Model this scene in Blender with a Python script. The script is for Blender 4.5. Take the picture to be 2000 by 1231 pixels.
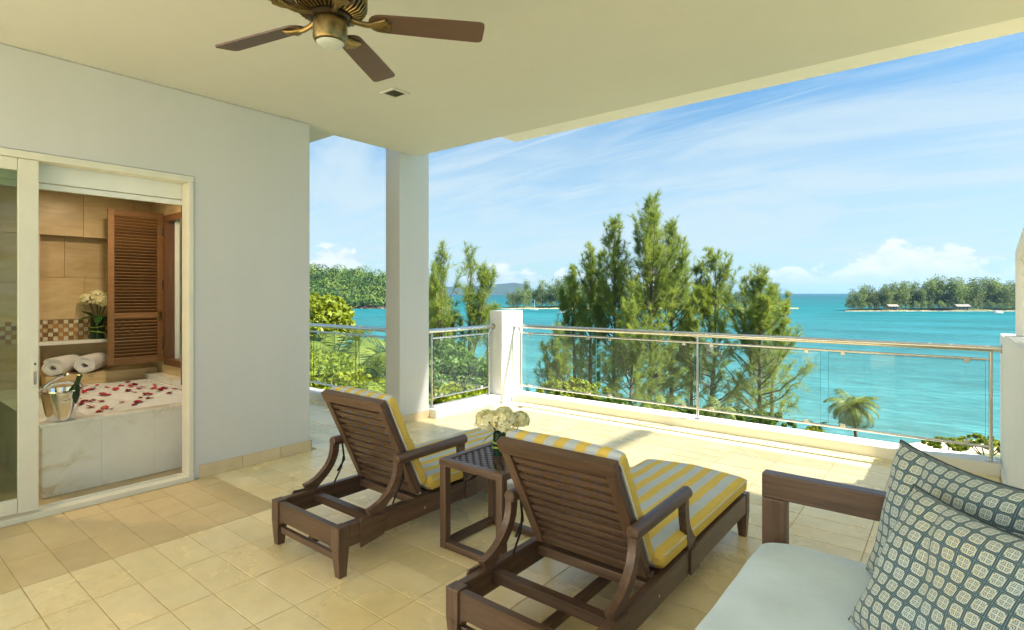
import bpy, bmesh, math, random
import numpy as np
from mathutils import Vector, Matrix

# ------------------------------------------------------------------ clear
for o in list(bpy.data.objects):
    bpy.data.objects.remove(o, do_unlink=True)
scene = bpy.context.scene
COL = scene.collection
R = math.radians
PI = math.pi

# ------------------------------------------------------------------ camera
FPX, CX, HZ, CAMH = 1077.0, 1000.0, 572.0, 1.5       # focal length, centre and horizon in photo pixels
SN, CN = 0.624, 0.7814
cam_d = bpy.data.cameras.new('camera')
cam_d.sensor_width = 36.0
cam_d.lens = 36.0 * FPX / 2000.0
cam_d.shift_y = -(615.5 - HZ) / 2000.0
cam_d.clip_start = 0.05
cam_d.clip_end = 40000
cam = bpy.data.objects.new('camera', cam_d)
cam.location = (0, 0, CAMH)
cam.rotation_euler = (R(90), 0, math.asin(SN))
COL.objects.link(cam)
scene.camera = cam

# ------------------------------------------------------------------ sky, sun, exposure
SUN_VEC = Vector((0.765, 0.30, 1.0)).normalized()    # towards the sun
SUN_EL = math.asin(SUN_VEC.z)
SUN_AZ = math.atan2(SUN_VEC.x, SUN_VEC.y)
SKY_STRENGTH = 0.053
SUN_STRENGTH = 5.0
EXPOSURE = 1.93

world = bpy.data.worlds.new('World')
scene.world = world
world.use_nodes = True
wt = world.node_tree
for n in list(wt.nodes):
    wt.nodes.remove(n)


class NT:
    """small helper for node graphs"""
    def __init__(self, tree):
        self.t = tree

    def n(self, typ, **kw):
        nd = self.t.nodes.new(typ)
        for k, v in kw.items():
            if hasattr(nd, k):
                setattr(nd, k, v)
        return nd

    def link(self, a, b):
        self.t.links.new(a, b)

    def put(self, sock, v):
        if hasattr(v, 'is_output'):
            self.t.links.new(v, sock)
        else:
            sock.default_value = v

    def math(self, op, a, b=None, c=None, clamp=False):
        nd = self.t.nodes.new('ShaderNodeMath')
        nd.operation = op
        nd.use_clamp = clamp
        self.put(nd.inputs[0], a)
        if b is not None:
            self.put(nd.inputs[1], b)
        if c is not None:
            self.put(nd.inputs[2], c)
        return nd.outputs[0]

    def mix(self, f, a, b, blend='MIX'):
        nd = self.t.nodes.new('ShaderNodeMix')
        nd.data_type = 'RGBA'
        nd.blend_type = blend
        self.put(nd.inputs[0], f)
        for s, v in ((nd.inputs[6], a), (nd.inputs[7], b)):
            if isinstance(v, (tuple, list)) and len(v) == 3:
                v = (*v, 1)
            self.put(s, v)
        return nd.outputs[2]

    def noise(self, vec=None, scale=5, detail=4, rough=0.55, dist=0.0):
        nd = self.t.nodes.new('ShaderNodeTexNoise')
        nd.inputs['Scale'].default_value = scale
        nd.inputs['Detail'].default_value = detail
        nd.inputs['Roughness'].default_value = rough
        nd.inputs['Distortion'].default_value = dist
        if vec is not None:
            self.link(vec, nd.inputs['Vector'])
        return nd.outputs[0]

    def ramp(self, fac, stops, interp='LINEAR'):
        nd = self.t.nodes.new('ShaderNodeValToRGB')
        nd.color_ramp.interpolation = interp
        el = nd.color_ramp.elements
        while len(el) < len(stops):
            el.new(0.5)
        for e, (p, c) in zip(el, stops):
            e.position = p
            if not isinstance(c, (tuple, list)):
                c = (c, c, c)
            e.color = (*c[:3], 1)
        self.link(fac, nd.inputs[0])
        return nd.outputs[0]

    def mapping(self, vec, loc=(0, 0, 0), rot=(0, 0, 0), scale=(1, 1, 1)):
        nd = self.t.nodes.new('ShaderNodeMapping')
        nd.inputs['Location'].default_value = loc
        nd.inputs['Rotation'].default_value = rot
        nd.inputs['Scale'].default_value = scale
        self.link(vec, nd.inputs['Vector'])
        return nd.outputs[0]


def build_sky():
    g = NT(wt)
    tc = g.n('ShaderNodeTexCoord').outputs['Generated']
    sky = g.n('ShaderNodeTexSky')
    sky.sky_type = 'NISHITA'
    sky.sun_disc = False
    sky.sun_elevation = SUN_EL
    sky.sun_rotation = SUN_AZ
    sky.altitude = 0
    sky.air_density = 1.0
    sky.dust_density = 0.6
    sky.ozone_density = 2.2
    sep = g.n('ShaderNodeSeparateXYZ')
    g.link(tc, sep.inputs[0])
    x, y, z = sep.outputs
    zc = g.math('MAXIMUM', z, 0.0)
    den = g.math('ADD', zc, 0.16)
    px = g.math('DIVIDE', x, den)
    py = g.math('DIVIDE', y, den)
    comb = g.n('ShaderNodeCombineXYZ')
    g.link(px, comb.inputs[0]); g.link(py, comb.inputs[1])
    # high cirrus: long streaks drawn out along one wind direction
    m1 = g.mapping(comb.outputs[0], loc=(0.35, 1.75, 0), rot=(0, 0, R(20)), scale=(0.55, 1.25, 1))
    c1 = g.noise(m1, 1.15, 9, 0.58, 1.1)
    m2 = g.mapping(comb.outputs[0], loc=(3.1, 0.4, 0), rot=(0, 0, R(32)), scale=(0.5, 3.2, 1))
    c2 = g.noise(m2, 2.0, 8, 0.62, 0.7)
    veil = g.math('MULTIPLY', g.ramp(c1, [(0.40, 0), (0.64, 1)], 'EASE'), 0.70)
    streak = g.math('MULTIPLY', g.ramp(c2, [(0.47, 0), (0.70, 1)]), 0.75)
    cirrus = g.math('MAXIMUM', veil, streak)
    # milky air low over the sea
    milk = g.ramp(z, [(0.0, 0.50), (0.10, 0.74), (0.20, 0.52), (0.32, 0.12), (0.50, 0.0)], 'EASE')
    milk = g.math('MULTIPLY', milk, g.math('ADD', 0.72, g.math('MULTIPLY', c1, 0.45)))
    thin = g.math('SUBTRACT', 1.0, g.math('MULTIPLY', g.math('SUBTRACT', 1.0, cirrus), g.math('SUBTRACT', 1.0, milk)), clamp=True)
    # cumulus heads standing along the horizon
    az = g.math('ARCTAN2', x, y)
    cv = g.n('ShaderNodeCombineXYZ')
    g.link(g.math('MULTIPLY', az, 7.0), cv.inputs[0])
    g.link(g.math('MULTIPLY', z, 13.0), cv.inputs[1])
    base = g.noise(g.mapping(cv.outputs[0], loc=(1.6, 0, 0), scale=(0.55, 0.0, 1)), 1.1, 2, 0.5)
    puff = g.noise(cv.outputs[0], 3.6, 9, 0.60, 0.35)
    tower = g.math('MULTIPLY', g.ramp(base, [(0.40, 0.0), (0.68, 1.0)]), 0.070)
    rim = g.math('SUBTRACT', g.math('ADD', tower, g.math('MULTIPLY', g.math('SUBTRACT', puff, 0.5), 0.110)), g.math('SUBTRACT', z, 0.018))
    cum = g.ramp(g.math('MULTIPLY', rim, 16.0), [(0.02, 0), (0.26, 1)], 'EASE')
    low = g.ramp(z, [(0.008, 0.0), (0.04, 1.0)])
    cum = g.math('MULTIPLY', g.math('MULTIPLY', cum, low), 0.80)
    shade = g.ramp(puff, [(0.30, (0.74, 0.84, 0.92)), (0.62, (1, 1, 1))])
    skyc = g.mix(1.0, sky.outputs[0], (0.46, 0.80, 0.90), 'MULTIPLY')
    col = g.mix(thin, skyc, (3.5, 4.3, 4.7))
    cloud = g.mix(1.0, shade, (5.2, 5.45, 5.5), 'MULTIPLY')
    col = g.mix(cum, col, cloud)
    bg = g.n('ShaderNodeBackground')
    g.link(col, bg.inputs[0])
    bg.inputs[1].default_value = SKY_STRENGTH
    out = g.n('ShaderNodeOutputWorld')
    g.link(bg.outputs[0], out.inputs[0])


build_sky()

sun_d = bpy.data.lights.new('sun', 'SUN')
sun_d.energy = SUN_STRENGTH
sun_d.angle = R(0.7)
sun_d.color = (1.0, 0.94, 0.84)
sun = bpy.data.objects.new('sun', sun_d)
sun.rotation_euler = (-SUN_VEC).to_track_quat('-Z', 'Y').to_euler()
sun.location = (6, 8, 14)
COL.objects.link(sun)

vs = scene.view_settings
vs.view_transform = 'Standard'
vs.look = 'None'
vs.exposure = EXPOSURE
vs.gamma = 1.0
vs.use_curve_mapping = False
scene.cycles.max_bounces = 10
scene.cycles.diffuse_bounces = 6
scene.cycles.transparent_max_bounces = 24
scene.cycles.use_denoising = True
scene.cycles.sample_clamp_indirect = 8.0
scene.cycles.caustics_reflective = False
scene.cycles.caustics_refractive = False


# ------------------------------------------------------------------ geometry of the view
def xy(px, depth):
    """world X, Y of the photo column px at a depth along the lens axis"""
    xc = (px - CX) / FPX * depth
    return CN * xc - SN * depth, SN * xc + CN * depth


def proj(p):
    xc = CN * p[0] + SN * p[1]
    zc = -SN * p[0] + CN * p[1]
    if zc < 0.05:
        return None
    return CX + FPX * xc / zc, HZ - FPX * (p[2] - CAMH) / zc, zc


# ------------------------------------------------------------------ materials
MATS = {}


def new_mat(name):
    m = bpy.data.materials.new(name)
    m.use_nodes = True
    t = m.node_tree
    for n in list(t.nodes):
        t.nodes.remove(n)
    g = NT(t)
    out = g.n('ShaderNodeOutputMaterial')
    MATS[name] = m
    return m, g, out


def principled(g, out, color, rough=0.5, metal=0.0, spec=0.5, normal=None):
    b = g.n('ShaderNodeBsdfPrincipled')
    if isinstance(color, (tuple, list)) and len(color) == 3:
        color = (*color, 1)
    g.put(b.inputs['Base Color'], color)
    g.put(b.inputs['Roughness'], rough)
    b.inputs['Metallic'].default_value = metal
    b.inputs['Specular IOR Level'].default_value = spec
    if normal is not None:
        g.link(normal, b.inputs['Normal'])
    g.link(b.outputs[0], out.inputs[0])
    return b


def bump(g, h, strength=0.2, dist=0.01):
    b = g.n('ShaderNodeBump')
    b.inputs['Strength'].default_value = strength
    b.inputs['Distance'].default_value = dist
    g.link(h, b.inputs['Height'])
    return b.outputs[0]


def simple(name, color, rough=0.5, metal=0.0, vary=0.08, scale=6.0, bumps=0.0, bscale=60.0, spec=0.5, rnd=0.0):
    m, g, out = new_mat(name)
    oc = g.n('ShaderNodeTexCoord').outputs['Object']
    nz = g.noise(oc, scale, 5, 0.6)
    f = g.ramp(nz, [(0.3, 1.0 - vary), (0.7, 1.0 + vary)])
    c = g.mix(1.0, color, f, 'MULTIPLY')
    if rnd:
        oi = g.n('ShaderNodeObjectInfo').outputs['Random']
        k = g.ramp(oi, [(0.0, 1.0 - rnd), (1.0, 1.0 + rnd)])
        c = g.mix(1.0, c, k, 'MULTIPLY')
    nrm = None
    if bumps:
        nrm = bump(g, g.noise(oc, bscale, 4, 0.6), bumps, 0.004)
    r2 = g.math('ADD', rough - 0.05, g.math('MULTIPLY', nz, 0.1))
    principled(g, out, c, r2, metal, spec, nrm)
    return m


def plaster(name, color, rough=0.75):
    m, g, out = new_mat(name)
    oc = g.n('ShaderNodeTexCoord').outputs['Object']
    big = g.noise(oc, 0.9, 5, 0.6)
    fine = g.noise(oc, 14, 5, 0.65)
    st = g.noise(g.mapping(oc, scale=(6, 6, 0.5)), 1.0, 4, 0.6)
    f = g.math('ADD', g.math('MULTIPLY', big, 0.10), g.math('ADD', g.math('MULTIPLY', fine, 0.04), g.math('MULTIPLY', st, 0.05)))
    f = g.math('ADD', f, 0.905)
    c = g.mix(1.0, color, f, 'MULTIPLY')
    pos = g.n('ShaderNodeNewGeometry').outputs['Position']
    scuff = g.ramp(g.noise(g.mapping(pos, scale=(1.4, 1.4, 3.2)), 2.3, 8, 0.72, 0.6), [(0.60, 0.0), (0.80, 0.22)])
    c = g.mix(scuff, c, (0.46, 0.44, 0.38))
    hh = g.math('ADD', g.math('MULTIPLY', g.noise(oc, 70, 4, 0.6), 0.5), g.math('MULTIPLY', g.noise(oc, 4.5, 3, 0.5), 2.2))
    principled(g, out, c, rough, 0, 0.3, bump(g, hh, 0.16, 0.004))
    return m


def wood(name, color, rough=0.36, axis='X', contrast=0.5):
    m, g, out = new_mat(name)
    oc = g.n('ShaderNodeTexCoord').outputs['Object']
    sc = {'X': (1.5, 26, 26), 'Y': (26, 1.5, 26), 'Z': (26, 26, 1.5)}[axis]
    grain = g.noise(g.mapping(oc, scale=sc), 1.6, 7, 0.62, 0.6)
    big = g.noise(oc, 3.0, 3, 0.5)
    f = g.ramp(grain, [(0.28, 1 - contrast), (0.72, 1 + contrast)])
    c = g.mix(1.0, color, f, 'MULTIPLY')
    c = g.mix(g.math('MULTIPLY', big, 0.35), c, g.mix(1.0, c, (1.2, 0.95, 0.8), 'MULTIPLY'))
    oi = g.n('ShaderNodeObjectInfo').outputs['Random']
    c = g.mix(1.0, c, g.ramp(oi, [(0, 0.86), (1, 1.14)]), 'MULTIPLY')
    r2 = g.math('ADD', rough - 0.08, g.math('MULTIPLY', grain, 0.18))
    principled(g, out, c, r2, 0, 0.5, bump(g, grain, 0.12, 0.002))
    return m


def leaf_mat(name, c_dark, c_light, trans=0.35, scale=0.5, rough=0.55, rnd=0.0):
    m, g, out = new_mat(name)
    geo = g.n('ShaderNodeNewGeometry')
    oc = g.n('ShaderNodeTexCoord').outputs['Object']
    big = g.noise(oc, scale, 4, 0.6)
    ri = geo.outputs['Random Per Island']
    f = g.math('ADD', g.math('MULTIPLY', ri, 0.55), g.math('MULTIPLY', g.ramp(big, [(0.3, 0), (0.7, 1)]), 0.55), clamp=True)
    c = g.mix(f, c_dark, c_light)
    if rnd:
        oi = g.n('ShaderNodeObjectInfo').outputs['Random']
        c = g.mix(1.0, c, g.ramp(oi, [(0, (1 - rnd, 1 - rnd, 1 - rnd * 0.5)), (1, (1 + rnd, 1 + rnd * 0.8, 1))]), 'MULTIPLY')
    d = g.n('ShaderNodeBsdfPrincipled')
    g.link(c, d.inputs['Base Color'])
    d.inputs['Roughness'].default_value = rough
    d.inputs['Specular IOR Level'].default_value = 0.3
    tr = g.n('ShaderNodeBsdfTranslucent')
    g.link(g.mix(1.0, c, (1.25, 1.15, 0.6), 'MULTIPLY'), tr.inputs['Color'])
    mx = g.n('ShaderNodeMixShader')
    mx.inputs[0].default_value = trans
    g.link(d.outputs[0], mx.inputs[1]); g.link(tr.outputs[0], mx.inputs[2])
    g.link(mx.outputs[0], out.inputs[0])
    return m


def glass_mat(name, tint=(0.93, 0.98, 0.96), rough=0.02, ior=1.45, haze=0.0, boost=1.0):
    m, g, out = new_mat(name)
    tr = g.n('ShaderNodeBsdfTransparent')
    tr.inputs[0].default_value = (*tint, 1)
    gl = g.n('ShaderNodeBsdfGlossy')
    gl.inputs['Roughness'].default_value = rough
    fr = g.n('ShaderNodeFresnel')
    fr.inputs[0].default_value = ior
    mx = g.n('ShaderNodeMixShader')
    bf = g.n('ShaderNodeNewGeometry').outputs['Backfacing']
    g.link(g.math('MULTIPLY', g.math('MULTIPLY', fr.outputs[0], g.math('SUBTRACT', 1.0, bf)), boost, clamp=True), mx.inputs[0])
    g.link(tr.outputs[0], mx.inputs[1]); g.link(gl.outputs[0], mx.inputs[2])
    last = mx.outputs[0]
    if haze:
        oc = g.n('ShaderNodeTexCoord').outputs['Object']
        nz = g.noise(g.mapping(oc, scale=(3, 3, 0.7)), 2.0, 6, 0.65)
        df = g.n('ShaderNodeBsdfDiffuse')
        df.inputs[0].default_value = (0.75, 0.82, 0.82, 1)
        m2 = g.n('ShaderNodeMixShader')
        g.link(g.math('MULTIPLY', g.ramp(nz, [(0.35, 0.25), (0.75, 1)]), haze), m2.inputs[0])
        g.link(last, m2.inputs[1]); g.link(df.outputs[0], m2.inputs[2])
        last = m2.outputs[0]
    g.link(last, out.inputs[0])
    return m


def tile_mat(name, base, stain, rough=0.26):
    """glazed floor tile: soft cloudy staining, darker towards some worn edges"""
    m, g, out = new_mat(name)
    geo = g.n('ShaderNodeNewGeometry').outputs['Position']
    oi = g.n('ShaderNodeObjectInfo').outputs['Random']
    big = g.noise(geo, 2.1, 6, 0.62, 0.4)
    fine = g.noise(geo, 9.0, 5, 0.65)
    st = g.ramp(big, [(0.42, 0.0), (0.74, 0.6)])
    c = g.mix(st, base, stain)
    c = g.mix(1.0, c, g.ramp(oi, [(0, (0.90, 0.90, 0.87)), (0.5, (1, 1, 1)), (1, (1.05, 1.04, 1.06))]), 'MULTIPLY')
    c = g.mix(1.0, c, g.ramp(fine, [(0.3, 0.94), (0.7, 1.05)]), 'MULTIPLY')
    rr = g.math('ADD', rough, g.math('MULTIPLY', g.math('SUBTRACT', big, 0.5), 0.3))
    principled(g, out, c, rr, 0, 0.6, bump(g, fine, 0.04, 0.003))
    return m


def marble(name, base, vein, scale=1.0, rough=0.22, amount=0.7):
    m, g, out = new_mat(name)
    oc = g.n('ShaderNodeNewGeometry').outputs['Position']
    n1 = g.noise(oc, 1.6 * scale, 7, 0.6, 1.3)
    v = g.math('ABSOLUTE', g.math('SUBTRACT', n1, 0.5))
    vv = g.ramp(v, [(0.0, 1.0), (0.035, 0.35), (0.10, 0.0)])
    n2 = g.noise(oc, 1.1 * scale, 3, 0.5)
    vv = g.math('MULTIPLY', g.math('MULTIPLY', vv, g.ramp(n2, [(0.45, 0), (0.65, 1)])), amount)
    soft = g.ramp(g.noise(oc, 3.0 * scale, 5, 0.6), [(0.3, 0.93), (0.7, 1.04)])
    c = g.mix(vv, g.mix(1.0, base, soft, 'MULTIPLY'), vein)
    principled(g, out, c, rough, 0, 0.5)
    return m


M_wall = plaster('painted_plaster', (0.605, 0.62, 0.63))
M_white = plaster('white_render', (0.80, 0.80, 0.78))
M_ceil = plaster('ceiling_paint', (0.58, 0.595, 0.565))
M_curb = plaster('kerb_paint', (0.76, 0.76, 0.73))
M_tile = tile_mat('cream_tile', (0.87, 0.735, 0.44), (0.80, 0.58, 0.21))
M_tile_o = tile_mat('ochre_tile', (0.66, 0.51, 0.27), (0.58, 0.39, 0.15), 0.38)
M_grout = simple('grout', (0.52, 0.40, 0.21), 0.85, vary=0.2, scale=9)
M_skirt = tile_mat('skirting_tile', (0.66, 0.55, 0.36), (0.58, 0.43, 0.22), 0.4)
M_wood = wood('teak_dark_x', (0.100, 0.062, 0.043), axis='X')
M_woody = wood('teak_dark_y', (0.100, 0.062, 0.043), axis='Y')
M_woodz = wood('teak_dark_z', (0.100, 0.062, 0.043), axis='Z')
M_shut = wood('shutter_teak', (0.21, 0.115, 0.048), 0.42, 'Y', 0.22)
M_shutd = wood('shutter_teak_dark', (0.16, 0.075, 0.030), 0.42, 'Z', 0.25)
M_steel = simple('stainless', (0.62, 0.60, 0.55), 0.26, 1.0, vary=0.06, scale=12)
M_chrome = simple('chrome', (0.78, 0.78, 0.78), 0.10, 1.0, vary=0.03)
M_blackmetal = simple('black_metal', (0.03, 0.028, 0.026), 0.4, 0.7)
M_alu = simple('cream_aluminium', (0.72, 0.71, 0.61), 0.40, 0.0, vary=0.04)
M_blind = simple('blind_white', (0.80, 0.83, 0.82), 0.6, vary=0.03)
M_glass = glass_mat('rail_glass', (0.965, 0.99, 0.98), 0.01, 1.45, haze=0.045, boost=0.9)
M_glass_edge = simple('glass_edge', (0.04, 0.13, 0.11), 0.15, vary=0.15)
M_doorglass = glass_mat('door_glass', (0.66, 0.74, 0.66), 0.02, 1.5, haze=0.04)
M_winglass = glass_mat('window_glass', (0.95, 0.97, 0.95), 0.02, 1.45)
M_brass = simple('antique_brass', (0.24, 0.175, 0.075), 0.34, 1.0, vary=0.35, scale=30)
M_bronze = simple('dark_bronze', (0.055, 0.042, 0.028), 0.35, 0.8, vary=0.25, scale=20)
M_blade = wood('blade_brown', (0.095, 0.058, 0.040), 0.45, 'X', 0.12)
M_opal = simple('opal_glass', (0.55, 0.60, 0.60), 0.2, vary=0.02)
M_stone_bath = marble('bath_marble', (0.83, 0.84, 0.82), (0.52, 0.42, 0.22), 1.2)
M_travert, g_, o_ = new_mat('travertine')
_oc = g_.n('ShaderNodeNewGeometry').outputs['Position']
_n1 = g_.noise(g_.mapping(_oc, scale=(2, 2, 11)), 1.2, 7, 0.6, 1.0)
_n2 = g_.noise(_oc, 2.5, 4, 0.55)
_c = g_.mix(g_.ramp(_n1, [(0.35, 0), (0.7, 1)]), (0.56, 0.42, 0.22), (0.70, 0.56, 0.34))
_c = g_.mix(1.0, _c, g_.ramp(g_.n('ShaderNodeObjectInfo').outputs['Random'], [(0, (0.85, 0.84, 0.82)), (1, (1.06, 1.05, 1.04))]), 'MULTIPLY')
_c = g_.mix(1.0, _c, g_.ramp(_n2, [(0.3, 0.88), (0.7, 1.08)]), 'MULTIPLY')
principled(g_, o_, _c, 0.35, 0, 0.45)


def grid_mat(name, colA, colB, colE, cells):
    """woven printed cloth: notched octagons with nested angles between doubled lattice lines"""
    m, g, out = new_mat(name)
    uv = g.n('ShaderNodeTexCoord').outputs['UV']
    warp = g.n('ShaderNodeVectorMath', operation='ADD')
    nz = g.n('ShaderNodeTexNoise'); nz.inputs['Scale'].default_value = 3.0
    g.link(uv, nz.inputs['Vector'])
    sc = g.n('ShaderNodeVectorMath', operation='SCALE'); sc.inputs['Scale'].default_value = 0.02
    g.link(nz.outputs['Color'], sc.inputs[0])
    g.link(uv, warp.inputs[0]); g.link(sc.outputs[0], warp.inputs[1])
    sep = g.n('ShaderNodeSeparateXYZ'); g.link(warp.outputs[0], sep.inputs[0])
    fx = g.math('ABSOLUTE', g.math('SUBTRACT', g.math('FRACT', g.math('MULTIPLY', sep.outputs[0], cells)), 0.5))
    fy = g.math('ABSOLUTE', g.math('SUBTRACT', g.math('FRACT', g.math('MULTIPLY', sep.outputs[1], cells)), 0.5))
    mx_ = g.math('MAXIMUM', fx, fy); mn_ = g.math('MINIMUM', fx, fy)

    def octo(a, b):
        r1 = g.math('LESS_THAN', mx_, a)
        r2 = g.math('SUBTRACT', 1.0, g.math('GREATER_THAN', mn_, b))
        return g.math('MULTIPLY', r1, r2)
    big = octo(0.385, 0.27)
    small = octo(0.335, 0.22)
    tiny = octo(0.31, 0.20)
    ring = g.math('SUBTRACT', big, small, clamp=True)
    nest = g.math('GREATER_THAN', g.math('FRACT', g.math('ADD', g.math('MULTIPLY', mn_, 10.0), 0.0)), 0.42)
    lines = g.math('MULTIPLY', tiny, nest)
    l1 = g.math('LESS_THAN', g.math('ABSOLUTE', g.math('SUBTRACT', mx_, 0.455)), 0.020)
    gap = g.math('LESS_THAN', g.math('ABSOLUTE', g.math('SUBTRACT', mx_, 0.415)), 0.010)
    cream = g.math('MAXIMUM', ring, g.math('MULTIPLY', small, g.math('SUBTRACT', 1.0, lines)))
    oc = g.n('ShaderNodeTexCoord').outputs['Object']
    wv = g.noise(g.mapping(uv, scale=(1, 1, 1)), 260, 2, 0.5)
    patch = g.ramp(g.noise(uv, 2.2, 3, 0.5), [(0.35, 0), (0.65, 1)])
    cc = g.mix(patch, colB, colE)
    c = g.mix(cream, colA, cc)
    c = g.mix(g.math('MAXIMUM', l1, gap), c, (0.035, 0.055, 0.07))
    c = g.mix(1.0, c, g.ramp(wv, [(0.3, 0.8), (0.7, 1.2)]), 'MULTIPLY')
    b = principled(g, out, c, 0.85, 0, 0.2, bump(g, wv, 0.25, 0.002))
    b.inputs['Sheen Weight'].default_value = 0.2
    return m


M_pillow = grid_mat('lattice_print_cloth', (0.15, 0.25, 0.32), (0.58, 0.58, 0.45), (0.50, 0.60, 0.63), 13)


def stripe_mat(name, pitch):
    m, g, out = new_mat(name)
    oc = g.n('ShaderNodeTexCoord').outputs['Object']
    sep = g.n('ShaderNodeSeparateXYZ'); g.link(oc, sep.inputs[0])
    wob = g.math('MULTIPLY', g.math('SUBTRACT', g.noise(oc, 5, 2, 0.5), 0.5), 0.010)
    u = g.math('ADD', g.math('DIVIDE', g.math('ADD', sep.outputs[0], wob), pitch * 2), 100.25)
    s = g.math('FRACT', u)
    k = g.ramp(s, [(0.0, 0), (0.012, 1), (0.488, 1), (0.50, 0)])
    weave = g.noise(oc, 420, 2, 0.5)
    c = g.mix(k, (0.55, 0.61, 0.68), (0.76, 0.56, 0.13))
    c = g.mix(1.0, c, g.ramp(weave, [(0.3, 0.88), (0.7, 1.1)]), 'MULTIPLY')
    c = g.mix(1.0, c, g.ramp(g.noise(oc, 4, 4, 0.6), [(0.3, 0.93), (0.7, 1.06)]), 'MULTIPLY')
    h = g.math('ADD', g.math('MULTIPLY', weave, 0.3), g.math('MULTIPLY', g.noise(g.mapping(oc, scale=(1.0, 1.6, 1.6)), 11, 4, 0.55, 0.8), 1.8))
    principled(g, out, c, 0.85, 0, 0.2, bump(g, h, 0.35, 0.008))
    return m


M_stripe = stripe_mat('striped_canvas', 0.053)
M_piping = simple('cream_piping', (0.66, 0.64, 0.55), 0.8)
M_seat = simple('grey_blue_canvas', (0.64, 0.77, 0.89), 0.8, vary=0.07, scale=4, bumps=0.9, bscale=7, spec=0.25)
M_towel = simple('towel_white', (0.80, 0.81, 0.84), 0.9, vary=0.04, bumps=0.5, bscale=220)
M_petal = simple('rose_petal', (0.42, 0.012, 0.035), 0.5, vary=0.25, scale=30, rnd=0.35)
M_foam = simple('bath_foam', (0.74, 0.76, 0.80), 0.45, vary=0.06, scale=10, bumps=0.5, bscale=35)
M_hyd = leaf_mat('hydrangea_cream', (0.80, 0.79, 0.46), (0.93, 0.93, 0.80), 0.30, 14)
M_leaf = leaf_mat('glossy_leaf', (0.02, 0.06, 0.02), (0.06, 0.16, 0.04), 0.15, 8, 0.3)
M_vase = simple('green_glass', (0.012, 0.035, 0.02), 0.12, vary=0.4, scale=14)
M_vaseclear = glass_mat('vase_glass', (0.85, 0.95, 0.9), 0.01, 1.5)
M_band = simple('leaf_band', (0.28, 0.42, 0.03), 0.4, vary=0.3, scale=30)
M_stem = simple('stem_green', (0.06, 0.09, 0.03), 0.6)
M_bottle = simple('bottle_green', (0.012, 0.04, 0.018), 0.1, vary=0.1)
M_foil = simple('bottle_foil', (0.05, 0.10, 0.04), 0.3, 0.5)
M_mos = [simple('mosaic_cream', (0.66, 0.62, 0.48), 0.25), simple('mosaic_brown', (0.24, 0.13, 0.05), 0.25), simple('mosaic_rust', (0.42, 0.22, 0.08), 0.25), simple('mosaic_tan', (0.55, 0.43, 0.25), 0.25)]
M_bark = simple('bark', (0.13, 0.095, 0.065), 0.9, vary=0.35, scale=4, bumps=0.4, bscale=20)
M_needle = leaf_mat('casuarina_needle', (0.085, 0.17, 0.065), (0.31, 0.37, 0.070), 0.5, 0.45)
M_needle_far = leaf_mat('grove_foliage', (0.055, 0.125, 0.065), (0.21, 0.27, 0.09), 0.35, 0.06, rnd=0.3)
def forest_mat():
    m, g, out = new_mat('forest_foliage')
    at = g.n('ShaderNodeAttribute'); at.attribute_name = 'crown_tint'
    ri = g.n('ShaderNodeNewGeometry').outputs['Random Per Island']
    f = g.math('ADD', g.math('MULTIPLY', at.outputs['Fac'], 0.8), g.math('MULTIPLY', ri, 0.25), clamp=True)
    c = g.ramp(f, [(0.0, (0.014, 0.050, 0.014)), (0.35, (0.05, 0.11, 0.020)), (0.7, (0.115, 0.19, 0.028)), (1.0, (0.20, 0.25, 0.045))])
    b = principled(g, out, c, 0.6, 0, 0.25)
    return m


M_forest = forest_mat()
M_frond = leaf_mat('palm_frond', (0.055, 0.105, 0.016), (0.21, 0.25, 0.035), 0.35, 0.9)
M_bush = leaf_mat('bright_bush', (0.085, 0.15, 0.012), (0.30, 0.33, 0.020), 0.40, 0.5)
M_bush2 = leaf_mat('green_bush', (0.035, 0.095, 0.016), (0.12, 0.20, 0.028), 0.35, 0.5)
M_ytree = leaf_mat('yellow_tree', (0.09, 0.145, 0.012), (0.30, 0.34, 0.025), 0.35, 0.3)
M_sand = simple('sand', (0.50, 0.40, 0.25), 0.95, vary=0.15, scale=0.3)
M_soil = simple('lawn_soil', (0.10, 0.13, 0.04), 0.95, vary=0.4, scale=0.4)
M_rock = simple('shore_rock', (0.20, 0.13, 0.09), 0.9, vary=0.4, scale=0.6, bumps=0.5, bscale=2)
M_hill = simple('hill_ground', (0.035, 0.075, 0.02), 0.95, vary=0.3, scale=0.05)
M_head = simple('headland_forest', (0.014, 0.035, 0.030), 0.95, vary=0.35, scale=0.01)
M_boat = simple('boat_white', (0.80, 0.80, 0.78), 0.35, vary=0.04)
M_navy = simple('boat_navy', (0.02, 0.03, 0.07), 0.5)
M_roof = simple('hut_roof', (0.17, 0.15, 0.13), 0.8, vary=0.1)
M_hutw = simple('hut_wall', (0.30, 0.22, 0.15), 0.8, vary=0.15)
M_conc = plaster('weathered_concrete', (0.46, 0.46, 0.42), 0.9)


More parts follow.
